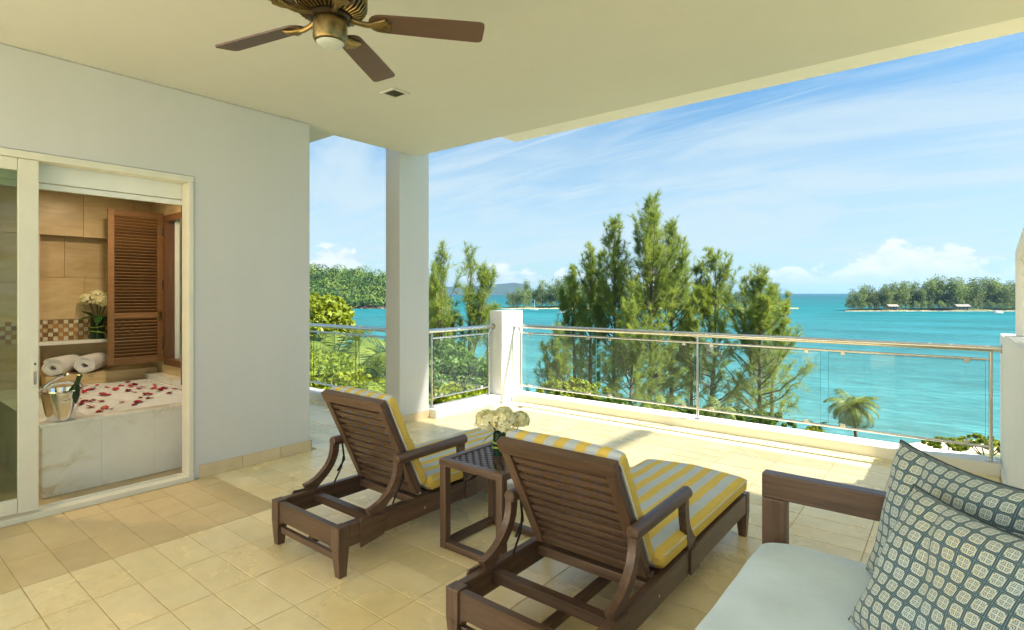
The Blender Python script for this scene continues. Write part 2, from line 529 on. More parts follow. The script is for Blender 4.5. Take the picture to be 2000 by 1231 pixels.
def sea_mat():
    m, g, out = new_mat('sea_water')
    pos = g.n('ShaderNodeNewGeometry').outputs['Position']
    ln = g.n('ShaderNodeVectorMath', operation='LENGTH')
    g.link(pos, ln.inputs[0])
    dist = ln.outputs['Value']
    lg = g.math('LOGARITHM', dist, 10.0)
    t = g.math('DIVIDE', g.math('SUBTRACT', lg, 1.7), 2.2, clamp=True)
    deep = g.ramp(t, [(0.0, (0.10, 0.22, 0.19)), (0.10, (0.055, 0.200, 0.210)), (0.30, (0.028, 0.155, 0.178)), (0.48, (0.006, 0.135, 0.155)), (0.75, (0.003, 0.080, 0.095)), (1.0, (0.002, 0.050, 0.062))])
    pat = g.noise(g.mapping(pos, scale=(0.012, 0.020, 1)), 1.0, 5, 0.6, 0.8)
    c = g.mix(1.0, deep, g.ramp(pat, [(0.3, 0.78), (0.7, 1.2)]), 'MULTIPLY')
    ripple_shade = g.noise(g.mapping(pos, rot=(0, 0, R(28)), scale=(0.30, 1.15, 1)), 1.0, 8, 0.68, 0.6)
    c = g.mix(1.0, c, g.ramp(ripple_shade, [(0.30, 0.60), (0.52, 0.98), (0.74, 1.55)]), 'MULTIPLY')  # light and dark of the ripples painted into the water colour
    wind = g.noise(g.mapping(pos, rot=(0, 0, R(35)), scale=(0.008, 0.06, 1)), 1.0, 5, 0.6, 0.5)
    c = g.mix(1.0, c, g.ramp(wind, [(0.35, 0.86), (0.65, 1.14)]), 'MULTIPLY')
    c = g.mix(1.0, c, (0.80, 0.79, 0.81), 'MULTIPLY')
    w1 = g.noise(g.mapping(pos, rot=(0, 0, R(25)), scale=(0.35, 0.95, 1)), 1.0, 6, 0.62, 0.4)
    w2 = g.noise(g.mapping(pos, rot=(0, 0, R(12)), scale=(0.06, 0.17, 1)), 1.0, 4, 0.55, 0.4)
    h = g.math('ADD', g.math('MULTIPLY', w1, 0.35), g.math('MULTIPLY', w2, 1.1))
    nb_ = bump(g, h, 0.85, 0.9)
    df = g.n('ShaderNodeBsdfDiffuse'); g.link(c, df.inputs[0]); g.link(nb_, df.inputs['Normal'])
    gl = g.n('ShaderNodeBsdfGlossy'); gl.inputs['Roughness'].default_value = 0.22; g.link(nb_, gl.inputs['Normal'])
    mx = g.n('ShaderNodeMixShader'); mx.inputs[0].default_value = 0.11
    g.link(df.outputs[0], mx.inputs[1]); g.link(gl.outputs[0], mx.inputs[2])
    g.link(mx.outputs[0], out.inputs[0])
    return m


M_sea = sea_mat()


# ------------------------------------------------------------------ mesh helpers
def empty(name, loc, rz=0.0):
    o = bpy.data.objects.new(name, None)
    o.location = loc
    o.rotation_euler = (0, 0, rz)
    o.empty_display_size = 0.1
    COL.objects.link(o)
    return o


def tag(o, label=None, cat=None, group=None, kind=None):
    if label: o['label'] = label
    if cat: o['category'] = cat
    if group: o['group'] = group
    if kind: o['kind'] = kind
    return o


def thing(name, loc, label, cat, group=None, rz=0.0):
    return tag(empty(name, loc, rz), label, cat, group)


class MB:
    """collects shapes, then becomes ONE mesh object"""
    def __init__(self):
        self.v = []; self.f = []; self.uv = None; self.mi = []

    def add(self, vs, fs, mi=0):
        b = len(self.v)
        self.v += [tuple(p) for p in vs]
        for f in fs:
            self.f.append(tuple(b + i for i in f)); self.mi.append(mi)
        return self

    def box(self, lo, hi, mi=0, bev=0.0):
        x0, y0, z0 = lo; x1, y1, z1 = hi
        b = min(bev, 0.45 * min(x1 - x0, y1 - y0, z1 - z0))
        if b <= 0:
            return self.add([(x0, y0, z0), (x1, y0, z0), (x1, y1, z0), (x0, y1, z0), (x0, y0, z1), (x1, y0, z1), (x1, y1, z1), (x0, y1, z1)],
                            [(0, 3, 2, 1), (4, 5, 6, 7), (0, 1, 5, 4), (1, 2, 6, 5), (2, 3, 7, 6), (3, 0, 4, 7)], mi)
        bm = bmesh.new()
        bmesh.ops.create_cube(bm, size=1.0)
        for v in bm.verts:
            v.co = Vector(((x0 + x1) / 2 + v.co.x * (x1 - x0), (y0 + y1) / 2 + v.co.y * (y1 - y0), (z0 + z1) / 2 + v.co.z * (z1 - z0)))
        bmesh.ops.bevel(bm, geom=list(bm.edges), offset=b, segments=2, profile=0.6, affect='EDGES')
        return self.addbm(bm, mi)

    def addbm(self, bm, mi=0):
        bm.verts.index_update()
        self.add([v.co[:] for v in bm.verts], [[v.index for v in f.verts] for f in bm.faces], mi)
        bm.free()
        return self

    def tube(self, pts, rad, seg=10, mi=0, cap=True):
        pts = [Vector(p) for p in pts]
        n = len(pts)
        rads = rad if isinstance(rad, (list, tuple)) else [rad] * n
        up = Vector((0.0137, 0.021, 1.0)).normalized()
        rings = []
        prev = None
        for i, p in enumerate(pts):
            d = (pts[min(i + 1, n - 1)] - pts[max(i - 1, 0)]).normalized()
            if prev is None:
                a = d.cross(up)
                if a.length < 0.05: a = d.cross(Vector((1, 0, 0)))
            else:
                a = prev - d * prev.dot(d)
            a.normalize(); prev = a
            b = d.cross(a).normalized()
            rings.append([p + (a * math.cos(2 * PI * k / seg) + b * math.sin(2 * PI * k / seg)) * rads[i] for k in range(seg)])
        vs = [q for r in rings for q in r]
        fs = [(i * seg + k, i * seg + (k + 1) % seg, (i + 1) * seg + (k + 1) % seg, (i + 1) * seg + k) for i in range(n - 1) for k in range(seg)]
        if cap:
            fs.append(tuple(range(seg))[::-1]); fs.append(tuple((n - 1) * seg + k for k in range(seg)))
        return self.add(vs, fs, mi)

    def lathe(self, prof, c=(0, 0, 0), seg=24, mi=0):
        vs = []; fs = []
        n = len(prof)
        for r, z in prof:
            for k in range(seg):
                a = 2 * PI * k / seg
                vs.append((c[0] + r * math.cos(a), c[1] + r * math.sin(a), c[2] + z))
        for i in range(n - 1):
            for k in range(seg):
                fs.append((i * seg + k, i * seg + (k + 1) % seg, (i + 1) * seg + (k + 1) % seg, (i + 1) * seg + k))
        if prof[0][0] > 1e-5: fs.append(tuple(range(seg))[::-1])
        if prof[-1][0] > 1e-5: fs.append(tuple((n - 1) * seg + k for k in range(seg)))
        return self.add(vs, fs, mi)

    def prism(self, poly, axis, a, b, mi=0):
        """poly: 2-D outline in the two other axes, extruded along axis from a to b"""
        def P(u, v, w):
            return {'x': (w, u, v), 'y': (u, w, v), 'z': (u, v, w)}[axis]
        n = len(poly)
        vs = [P(u, v, a) for u, v in poly] + [P(u, v, b) for u, v in poly]
        fs = [tuple(range(n))[::-1], tuple(n + i for i in range(n))] + [(i, (i + 1) % n, n + (i + 1) % n, n + i) for i in range(n)]
        return self.add(vs, fs, mi)

    def mesh(self, name, mats, smooth=False, off=(0, 0, 0), fix=True):
        me = bpy.data.meshes.new(name)
        ox, oy, oz = off
        me.from_pydata([(p[0] - ox, p[1] - oy, p[2] - oz) for p in self.v], [], self.f)
        for m in (mats if isinstance(mats, (list, tuple)) else [mats]):
            me.materials.append(m)
        if any(self.mi):
            me.polygons.foreach_set('material_index', self.mi)
        if fix:
            bm = bmesh.new(); bm.from_mesh(me)
            bmesh.ops.recalc_face_normals(bm, faces=bm.faces)
            bm.to_mesh(me); bm.free()
        if smooth:
            me.polygons.foreach_set('use_smooth', [True] * len(me.polygons))
            try:
                me.set_sharp_from_angle(angle=R(38))
            except Exception:
                pass
        me.update()
        return me

    def build(self, name, mats, parent=None, smooth=False, world=False, fix=True):
        """world=True: the vertices are in world space and the parent has no rotation"""
        off = tuple(parent.location) if (parent is not None and world) else (0, 0, 0)
        if parent is not None and world and parent.parent is not None:
            off = tuple(Vector(parent.location) + Vector(parent.parent.location))
        o = bpy.data.objects.new(name, self.mesh(name, mats, smooth, off, fix))
        COL.objects.link(o)
        if parent is not None:
            o.parent = parent
        return o


def fast_mesh(name, V, F, mats, mi=None, smooth=False):
    """V (n,3) array; F (m,k) array with k = 3 or 4"""
    V = np.asarray(V, dtype=np.float32); F = np.asarray(F, dtype=np.int32)
    me = bpy.data.meshes.new(name)
    k = F.shape[1]
    me.vertices.add(len(V)); me.vertices.foreach_set('co', V.ravel())
    me.loops.add(F.size); me.loops.foreach_set('vertex_index', F.ravel())
    me.polygons.add(len(F))
    me.polygons.foreach_set('loop_start', np.arange(0, F.size, k, dtype=np.int32))
    me.polygons.foreach_set('loop_total', np.full(len(F), k, dtype=np.int32))
    for m in (mats if isinstance(mats, (list, tuple)) else [mats]):
        me.materials.append(m)
    if mi is not None:
        me.polygons.foreach_set('material_index', np.asarray(mi, dtype=np.int32))
    me.update(calc_edges=True)
    me.validate()
    return me


def link_mesh(name, me, parent=None, loc=(0, 0, 0)):
    o = bpy.data.objects.new(name, me)
    COL.objects.link(o)
    o.location = loc
    if parent is not None:
        o.parent = parent
    return o


def copy_tree(o, parent=None):
    c = o.copy(); COL.objects.link(c); c.parent = parent
    for ch in list(o.children):
        copy_tree(ch, c)
    return c


# ================================================================== THE SETTING
X_WALL = -4.76      # bathroom wall, facing the terrace
Y_RAIL = 6.07       # long railing
Y_LEFT = 4.36       # short railing beyond the column
X_MID = -4.955       # railing between column and pier
X_PART = 0.32       # partition on the right
Z_CEIL = 3.10

# --- terrace floor: slab with recessed grout, every tile its own piece
floor = MB()
floor.prism([(-9.0, 2.62), (-4.7, 2.62), (-4.7, -6.5), (3.4, -6.5), (3.4, 6.02), (-4.82, 6.02), (-4.82, 4.57), (-5.10, 4.57), (-5.10, 4.40), (-9.0, 4.40)], 'z', -0.30, -0.0022)
FLOOR = floor.build('terrace_floor', M_grout)
tag(FLOOR, 'pale cream tiled terrace floor with thin grout joints', kind='structure')


def make_tile_mesh(name, w, d, m):
    b = MB(); b.box((-w / 2, -d / 2, -0.012), (w / 2, d / 2, 0.0), bev=0.0016)
    return b.mesh(name, m)


TX, TY = 0.4125, 0.195
tile_me = make_tile_mesh('tile', TX - 0.005, TY - 0.005, M_tile)
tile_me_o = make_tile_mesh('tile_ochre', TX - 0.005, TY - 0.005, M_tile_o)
tiles = []
for i in range(-12, 12):
    for j in range(-6, 29):
        x0 = -3.70 + i * TX; x1 = x0 + TX
        y0 = 0.83 + j * TY; y1 = y0 + TY
        lim_l = X_WALL if y0 < 2.80 else (-9.0 if y1 < 4.36 else (-4.925 if y1 < 4.60 else -4.80))
        lo_x = max(x0, lim_l); hi_x = min(x1, 0.30); hi_y = min(y1, 6.0)
        if hi_x - lo_x < 0.03 or hi_y - y0 < 0.03 or y0 < -0.6:
            continue
        if lo_x < -4.93 and (y1 > 4.36 or y0 < 2.80):
            continue
        ps = [proj((x, y, 0)) for x in (lo_x, hi_x) for y in (y0, hi_y)]
        ps = [p for p in ps if p]
        if not ps: continue
        vis = any(-120 < p[0] < 2120 and p[1] < 1330 for p in ps)
        if not vis: continue
        zc = sum(p[2] for p in ps) / len(ps)
        tiles.append((1.0 / zc ** 3, lo_x, hi_x, y0, hi_y, x1 - x0 - (hi_x - lo_x) > 0.002 or y1 - hi_y > 0.002))
tiles.sort(reverse=True)
rest = MB()
rt = random.Random(4)
for k, (a, lx, hx, ly, hy, cut) in enumerate(tiles):
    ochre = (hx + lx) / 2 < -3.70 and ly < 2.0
    if k < 300:
        if cut:
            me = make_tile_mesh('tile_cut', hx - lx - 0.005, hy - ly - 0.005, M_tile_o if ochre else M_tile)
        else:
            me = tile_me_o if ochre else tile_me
        o = link_mesh('tile', me, FLOOR, ((lx + hx) / 2, (ly + hy) / 2, rt.uniform(-0.0006, 0.0006)))
        o.rotation_euler = (rt.uniform(-.0012, .0012), rt.uniform(-.0012, .0012), 0)
    else:
        rest.box((lx + .0025, ly + .0025, -0.012), (hx - .0025, hy - .0025, rt.uniform(-.0005, .0005)))
if rest.v:
    tag(rest.build('tile_far', M_tile, FLOOR), kind='stuff')

# --- ceiling slab with the drip strip along its edge
c = MB()
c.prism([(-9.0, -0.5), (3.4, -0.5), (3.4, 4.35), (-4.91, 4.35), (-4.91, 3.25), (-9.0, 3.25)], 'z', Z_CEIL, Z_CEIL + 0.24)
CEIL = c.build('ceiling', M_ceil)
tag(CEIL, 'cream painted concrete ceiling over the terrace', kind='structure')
MB().box((-3.67, 4.352, Z_CEIL + 0.02), (3.4, 4.66, Z_CEIL + 0.30), bev=0.004).build('roof_edge_strip', M_white, CEIL)

# added out of view: slats and a board that cut sun on floor and column
SHD = thing('added_sun_screen', (-1.5, 5.72, 6.2), 'added unseen white slats overhead that dim the sun on the terrace', 'added sun blocker')
sl_ = MB().box((-7.5, -0.0120, -0.004), (7.5, 0.0120, 0.004)).mesh('sun_screen_slat', M_white)
for k in range(36):
    link_mesh('slat', sl_, SHD, (0, 0.52 + k * 0.035, 0))
MB().box((-7.5, -1.8, -0.006), (7.5, 0.50, 0.006)).build('sun_screen_board', M_white, SHD)
for xx in (-7.4, -3.7, 0.0, 3.7, 7.4):
    MB().box((xx - 0.04, -2.6, 0.0065), (xx + 0.04, 1.80, 0.16), bev=0.004).build('bearer', M_white, SHD)

# --- wall with the bathroom doorway
WALLT = thing('terrace_wall', (X_WALL, 2.3, 0), 'pale grey plastered wall around the sliding bathroom door', 'wall')
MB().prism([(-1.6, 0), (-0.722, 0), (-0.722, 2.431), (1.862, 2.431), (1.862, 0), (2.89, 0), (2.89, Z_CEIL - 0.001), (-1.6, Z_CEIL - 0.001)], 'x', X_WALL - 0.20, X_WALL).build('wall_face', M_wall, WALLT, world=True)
bv = WALLT.children[0].modifiers.new('bevel', 'BEVEL'); bv.width = 0.008; bv.segments = 3; bv.limit_method = 'ANGLE'
# skirting: one tile piece after another
for k in range(3):
    y0 = 1.905 + k * 0.345
    MB().box((X_WALL + 0.001, y0 + .002, 0.001), (X_WALL + 0.012, min(y0 + 0.343, 2.90), 0.105), bev=0.002).build('skirting_tile', M_skirt, WALLT, world=True)
MB().box((X_WALL - 0.20, 2.891, 0.001), (X_WALL + 0.012, 2.902, 0.105), bev=0.002).build('skirting_tile', M_skirt, WALLT, world=True)

# added behind the viewer: sunlit floor and white walls that bounce fill light in
tag(MB().box((-4.7, -6.4, -0.003), (3.4, -0.62, 0.0)).build('bounce_floor', M_tile), 'added unseen sunlit floor bouncing light into the terrace', kind='structure')
BOUNCE = thing('bounce_walls', (-0.6, -6.5, 0), 'added white walls behind the viewer bouncing sunlight into the terrace', 'light bouncer')
MB().box((-9.0, -6.7, 0), (3.4, -6.41, 6.5)).build('wall', M_white, BOUNCE, world=True)
for k in range(3):
    MB().box((-3.9 + k * 2.4, -6.408, 0.02), (-2.2 + k * 2.4, -6.39, 2.4), bev=0.004).build('door', M_alu, BOUNCE, world=True)
MB().box((-5.2, -6.40, 0), (-4.76, -1.605, 3.34)).build('bounce_side_wall', M_white, BOUNCE, world=True)

# --- column and pier
COLM = thing('column', (-5.05, 4.34, 0), 'square white column standing between the two short railings', 'column')
MB().box((-5.17, 4.11, 0), (-4.92, 4.56, 3.7), bev=0.008).build('shaft', M_wall, COLM, world=True)
MB().box((-4.919, 4.10, 0.001), (-4.908, 4.56, 0.09), bev=0.002).build('skirting_tile', M_skirt, COLM, world=True)
MB().box((-5.17, 4.098, 0.001), (-4.908, 4.109, 0.09), bev=0.002).build('skirting_tile', M_skirt, COLM, world=True)
PIER = tag(MB().box((-5.02, 5.79, 0), (-4.80, 6.25, 1.25), bev=0.008).build('pier', M_white), 'low white pier where two glass railings meet', 'pier')

# --- kerbs the railings stand on
def kerb(name, lo, hi, label):
    k = MB().box(lo, hi, bev=0.012).build(name, M_curb)
    return tag(k, label, 'kerb')
kerb('kerb', (-4.797, 6.0, -0.3), (X_PART - 0.003, 6.26, 0.10), 'long white kerb under the front glass railing')
kerb('kerb', (-5.08, 4.563, -0.3), (-4.80, 5.787, 0.10), 'short white kerb between column and low pier')
kerb('kerb', (-9.0, 4.30, -0.3), (-5.173, 4.54, 0.10), 'white kerb left of the column beyond the wall')

# --- partition on the right with a lattice screen on top
PART = thing('partition_wall', (X_PART + 0.1, 5, 0), 'low white partition wall with lattice screen at the right edge', 'wall')
MB().box((X_PART, -0.6, 0), (X_PART + 0.22, 6.30, 1.15), bev=0.008).build('wall_base', M_white, PART, world=True)
MB().box((X_PART - 0.001, 1.4, 0.001), (X_PART - 0.012, 5.99, 0.09)).build('skirting', M_white, PART, world=True)
MB().box((X_PART - 0.015, -0.6, 1.152), (X_PART + 0.235, 5.55, 1.185), bev=0.006).build('coping', M_white, PART, world=True)
fr = MB()
fr.box((X_PART + 0.04, 5.38, 1.186), (X_PART + 0.13, 5.45, 1.74), bev=0.005)
fr.prism([(5.45, 1.735), (5.45, 1.80), (4.4, 2.02), (1.4, 2.02), (1.4, 1.95), (4.4, 1.95), (5.38, 1.74)], 'x', X_PART + 0.04, X_PART + 0.13)
fr.build('screen_frame', M_white, PART, world=True)
for s in (1, -1):
    for k in range(26):
        y0 = 3.4 + k * 0.085
        a = (y0, 1.19) if s > 0 else (y0 + 0.62, 1.19)
        b = (y0 + 0.62, 1.81) if s > 0 else (y0, 1.81)
        # clip to the frame
        if max(a[0], b[0]) > 5.40 + 0.5: continue
        def clip(p, q):
            p = list(p); q = list(q)
            for P_, Q_ in ((p, q), (q, p)):
                if P_[0] > 5.375:
                    tt = (5.375 - Q_[0]) / (P_[0] - Q_[0]); P_[1] = Q_[1] + (P_[1] - Q_[1]) * tt; P_[0] = 5.375
            return p, q
        if min(a[0], b[0]) > 5.30: continue
        a, b = clip(a, b)
        d = Vector((0, b[0] - a[0], b[1] - a[1])); n = Vector((0, -d.z, d.y)).normalized() * 0.011
        xx = X_PART + 0.085 + s * 0.0055
        bm_ = MB()
        bm_.prism([(a[0] + n.y, a[1] + n.z), (b[0] + n.y, b[1] + n.z), (b[0] - n.y, b[1] - n.z), (a[0] - n.y, a[1] - n.z)], 'x', xx - 0.005, xx + 0.005)
        bm_.build('lattice_slat', M_white, PART, world=True)

# ================================================================== RAILINGS
def arc(p0, p1, p2, n=6):
    p0, p1, p2 = Vector(p0), Vector(p1), Vector(p2)
    return [(p0 * (1 - t) ** 2 + p1 * 2 * t * (1 - t) + p2 * t * t) for t in [i / n for i in range(n + 1)]]


def railing(loc, label, along, a, b, fixed, posts, joints):
    """along: 'x' or 'y'; a..b the run; fixed: the other coordinate"""
    t = thing('glass_railing', loc, label, 'railing')
    def P(u, z, o=0.0):
        return (u, fixed + o, z) if along == 'x' else (fixed + o, u, z)
    def bx(mb, u0, u1, o0, o1, z0, z1, bev=0.003):
        if along == 'x':
            return mb.box((u0, fixed + o0, z0), (u1, fixed + o1, z1), bev=bev)
        return mb.box((fixed + o0, u0, z0), (fixed + o1, u1, z1), bev=bev)
    MB().tube([P(a, 1.035), P(b, 1.035)], 0.027, 16).build('handrail', M_steel, t, True, True)
    MB().tube([P(a + .07, 0.945), P(b - .07, 0.945)], 0.012, 10).build('upper_rail', M_steel, t, True, True)
    MB().tube([P(a + .07, 0.215), P(b - .07, 0.215)], 0.012, 10).build('lower_rail', M_steel, t, True, True)
    for e in (a, b):
        d = 0.006 if e == a else -0.006
        MB().tube([P(e, 1.035), P(e + d, 1.035)], 0.040, 16).build('wall_flange', M_steel, t, True, True)
    for u, bend in posts:
        m = MB()
        if bend:
            s = 0.055 * bend
            pts = arc(P(u - s, 1.012), P(u, 1.005), P(u, 0.93), 6)
            pts.append(Vector(P(u, 0.10)))
            m.tube(pts, 0.014, 10)
        else:
            m.tube([P(u, 1.015), P(u, 0.10)], 0.014, 10)
        m.build('post', M_steel, t, True, True)
        MB().tube([P(u, 0.100), P(u, 0.108)], 0.034, 14).build('post_foot', M_steel, t, True, True)
    us = sorted([u for u, _ in posts] + list(joints))
    for u0, u1 in zip(us[:-1], us[1:]):
        g0 = 0.035; g1 = 0.035
        mb = MB(); bx(mb, u0 + g0, u1 - g1, -0.005, 0.005, 0.235, 0.925, 0)
        mb.build('glass_pane', M_glass, t, world=True)
        mb = MB()
        bx(mb, u0 + g0 - 0.0022, u0 + g0 - 0.0002, -0.005, 0.005, 0.235, 0.925, 0)
        bx(mb, u1 - g1 + 0.0002, u1 - g1 + 0.0022, -0.005, 0.005, 0.235, 0.925, 0)
        bx(mb, u0 + g0, u1 - g1, -0.005, 0.005, 0.9252, 0.9275, 0)
        mb.build('pane_edge', M_glass_edge, t, world=True)
        for u in (u0 + g0 + 0.12, u1 - g1 - 0.12):
            for z0, z1 in ((0.222, 0.252), (0.908, 0.938)):
                mb = MB(); bx(mb, u - 0.02, u + 0.02, -0.011, 0.011, z0, z1, 0.003)
                mb.build('clip', M_steel, t, world=True)
    return t


railing((-2.2, Y_RAIL, 0), 'long glass railing with steel handrail facing the sea', 'x', -4.80, X_PART, Y_RAIL,
        [(-4.70, 1), (-2.21, 0), (0.25, 0)], [-3.46, -0.97])
railing((X_MID, 5.2, 0), 'short glass railing between the column and the low pier', 'y', 4.56, 5.79, X_MID,
        [(4.64, 0), (5.70, -1)], [])
railing((-7.0, Y_LEFT + 0.05, 0), 'glass railing left of the column beyond the wall', 'x', -8.9, -5.17, Y_LEFT + 0.05,
        [(-8.4, 0), (-5.26, 0)], [-7.2, -6.13])

# floor drain
dr = thing('floor_drain', (-4.42, 5.72, 0.0), 'small square floor drain near the low pier', 'drain')
MB().box((-4.47, 5.66, 0.0008), (-4.37, 5.76, 0.004), bev=0.001).build('plate', M_steel, dr, world=True)
for k in range(5):
    MB().box((-4.462, 5.672 + k * 0.017, 0.0042), (-4.378, 5.680 + k * 0.017, 0.005)).build('slot', M_blackmetal, dr, world=True)

# ================================================================== SLIDING DOOR AND BATHROOM
DOOR = thing('sliding_door', (X_WALL - 0.08, 1.0, 0), 'cream aluminium sliding door standing open to the bathroom', 'door')
xf0, xf1 = X_WALL - 0.13, X_WALL + 0.012
MB().box((xf0, -0.72, 2.382), (xf1, 1.861, 2.429), bev=0.004).build('head_frame', M_alu, DOOR, world=True)
MB().box((xf0, 1.826, 0.042), (xf1, 1.861, 2.381), bev=0.004).build('jamb', M_alu, DOOR, world=True)
MB().box((xf0, -0.72, 0.001), (xf1 + .01, 1.861, 0.040), bev=0.004).build('sill_track', M_alu, DOOR, world=True)
MB().box((xf0 + .05, -0.7, 0.041), (xf0 + .062, 1.80, 0.055)).build('track_rib', M_alu, DOOR, world=True)
# the panel pushed to the left
MB().box((X_WALL - 0.045, 0.800, 0.058), (X_WALL - 0.002, 0.905, 2.380), bev=0.004).build('stile', M_alu, DOOR, world=True)
MB().box((X_WALL - 0.043, -0.70, 0.060), (X_WALL - 0.004, 0.798, 0.155), bev=0.004).build('bottom_rail', M_alu, DOOR, world=True)
MB().box((X_WALL - 0.043, -0.70, 2.30), (X_WALL - 0.004, 0.798, 2.380), bev=0.004).build('top_rail', M_alu, DOOR, world=True)
MB().box((X_WALL - 0.028, -0.70, 0.156), (X_WALL - 0.020, 0.799, 2.299)).build('glass_pane', M_doorglass, DOOR, world=True)
hd = MB().box((X_WALL - 0.001, 0.868, 0.87), (X_WALL + 0.006, 0.900, 1.09), bev=0.003).build('handle', M_alu, DOOR, world=True)
MB().box((X_WALL + 0.0062, 0.877, 0.89), (X_WALL + 0.008, 0.891, 0.98)).build('finger_slot', M_steel, hd, world=True)
MB().box((X_WALL + 0.0062, 0.880, 1.02), (X_WALL + 0.009, 0.888, 1.035)).build('lock', M_blackmetal, hd, world=True)

BL = thing('roller_blind', (X_WALL - 0.19, 1.3, 2.2), 'white roller blind rolled up at the top of the bathroom doorway', 'blind')
MB().box((X_WALL - 0.20, -0.70, 2.26), (X_WALL - 0.135, 1.855, 2.425), bev=0.006).build('cassette', M_blind, BL, world=True)
MB().box((X_WALL - 0.185, -0.69, 2.215), (X_WALL - 0.150, 1.85, 2.255), bev=0.008).build('bottom_bar', M_blind, BL, world=True)

XB = -7.30      # bathroom back wall
YW = 2.40       # bathroom window wall
ZB = 2.56
BF = tag(MB().box((-7.6, -1.6, -0.30), (X_WALL - 0.135, 2.6, -0.002)).build('bathroom_floor', M_travert), kind='structure')
BC = tag(MB().box((-7.6, -1.6, ZB), (X_WALL - 0.20, 2.6, ZB + 0.2)).build('bathroom_ceiling', M_wall), kind='structure')

# window wall with its opening, clad in stone panels
WX0, WX1, WZ0, WZ1 = -6.88, -5.55, 0.70, 2.36
WW = thing('bathroom_window_wall', (-6.2, YW, 0), 'stone clad bathroom wall holding the tall shuttered window', 'wall')
MB().box((-7.6, YW, 0), (WX0, YW + 0.2, ZB - .002)).build('wall_left', M_travert, WW, world=True)
MB().box((WX1, YW, 0), (X_WALL - 0.202, YW + 0.2, ZB - .002)).build('wall_right', M_travert, WW, world=True)
MB().box((WX0 + .001, YW, 0), (WX1 - .001, YW + 0.2, WZ0)).build('wall_sill', M_travert, WW, world=True)
MB().box((WX0 + .001, YW, WZ1), (WX1 - .001, YW + 0.2, ZB - .002)).build('wall_head', M_travert, WW, world=True)
WIN = thing('bathroom_window', (-6.2, YW, 0.7), 'tall window in dark timber frame beside the bath', 'window')
f_ = 0.07
MB().box((WX0, YW - 0.02, WZ0), (WX0 + f_, YW + 0.12, WZ1), bev=0.004).build('frame_jamb', M_shutd, WIN, world=True)
MB().box((WX1 - f_, YW - 0.02, WZ0), (WX1, YW + 0.12, WZ1), bev=0.004).build('frame_jamb', M_shutd, WIN, world=True)
MB().box((WX0 + f_ + .001, YW - 0.02, WZ1 - f_), (WX1 - f_ - .001, YW + 0.12, WZ1), bev=0.004).build('frame_head', M_shutd, WIN, world=True)
MB().box((WX0 + f_ + .001, YW - 0.02, WZ0), (WX1 - f_ - .001, YW + 0.12, WZ0 + f_), bev=0.004).build('frame_sill', M_shutd, WIN, world=True)
for xx in (WX0 + 0.18, WX0 + 0.40, WX0 + 0.62):
    MB().box((xx, YW + 0.03, WZ0 + f_ + .001), (xx + 0.03, YW + 0.07, WZ1 - f_ - .001), bev=0.003).build('mullion', M_alu, WIN, world=True)
MB().box((WX0 + f_ + .001, YW + 0.075, WZ0 + f_ + .001), (WX1 - f_ - .001, YW + 0.083, WZ1 - f_ - .001)).build('glass_pane', M_winglass, WIN, world=True)

# back wall: upper band proud, niche with shelf below; every stone panel its own piece
BWL = thing('bathroom_back_wall', (XB, 1.0, 0), 'beige stone panelled bathroom wall with a shelf niche', 'wall')
MB().box((XB - 0.30, -1.6, 0), (XB - 0.165, YW + .0, ZB - .002)).build('wall_core', M_travert, BWL, world=True)
NI0, NI1 = 1.40, 2.398        # niche along y
for row, (z0, z1) in enumerate(((2.10, 2.558),)):
    y = -1.2
    for k in range(8):
        y0 = -1.0 + k * 0.46; y1 = min(y0 + 0.457, YW - .002)
        if y0 > YW: break
        MB().box((XB - 0.16, y0, z0), (XB, y1, z1 - .002), bev=0.002).build('stone_panel', M_travert, BWL, world=True)
for (z0, z1) in ((0.0, 0.62), (0.623, 1.1), (1.103, 1.6), (1.603, 2.097)):
    for k in range(5):
        y0 = -1.0 + k * 0.48; y1 = min(y0 + 0.477, NI0 - 0.003)
        MB().box((XB - 0.16, y0, z0), (XB, y1, z1), bev=0.002).build('stone_panel', M_travert, BWL, world=True)
for r_, (z0, z1) in enumerate(((1.215, 1.66), (1.663, 2.097))):
    for k in range(3):
        y0 = NI0 + 0.001 + k * 0.40 - (0.17 if r_ else 0); y1 = min(y0 + 0.397, YW - .002); y0 = max(y0, NI0 + .001)
        if y1 - y0 < .03: continue
        MB().box((XB - 0.163, y0, z0), (XB - 0.15, y1, z1), bev=0.0015).build('stone_panel', M_travert, BWL, world=True)
MB().box((XB - 0.164, NI0 + .001, 0.66), (XB - 0.155, YW - .002, 0.955)).build('niche_back', M_travert, BWL, world=True)
sh = MB().box((XB - 0.163, NI0 - 0.02, 0.956), (XB + 0.02, YW - .002, 0.992), bev=0.004).build('shelf', M_stone_bath, BWL, world=True)
mos = MB(); rm = random.Random(2)
ms = 0.0435
for i in range(int((YW - NI0) / ms)):
    for j in range(5):
        y0 = NI0 + 0.004 + i * ms; z0 = 0.994 + j * ms
        k = (0 if rm.random() < .8 else 3) if (i + j) % 2 else rm.choice((1, 1, 2))
        mos.box((XB - 0.163, y0, z0), (XB - 0.150 + rm.uniform(-.0006, .0006), y0 + ms - 0.003, z0 + ms - 0.003), mi=k)
tag(mos.build('mosaic_tiles', M_mos, BWL, world=True), kind='stuff')
# the same band runs on along the wall seen through the door glass
mos = MB()
for i in range(30):
    for j in range(5):
        y0 = 0.0 + i * ms; z0 = 0.994 + j * ms
        k = (0 if rm.random() < .8 else 3) if (i + j) % 2 else rm.choice((1, 1, 2))
        mos.box((XB + 0.001, y0, z0), (XB + 0.008, y0 + ms - 0.003, z0 + ms - 0.003), mi=k)
tag(mos.build('mosaic_tiles', M_mos, BWL, world=True), kind='stuff')

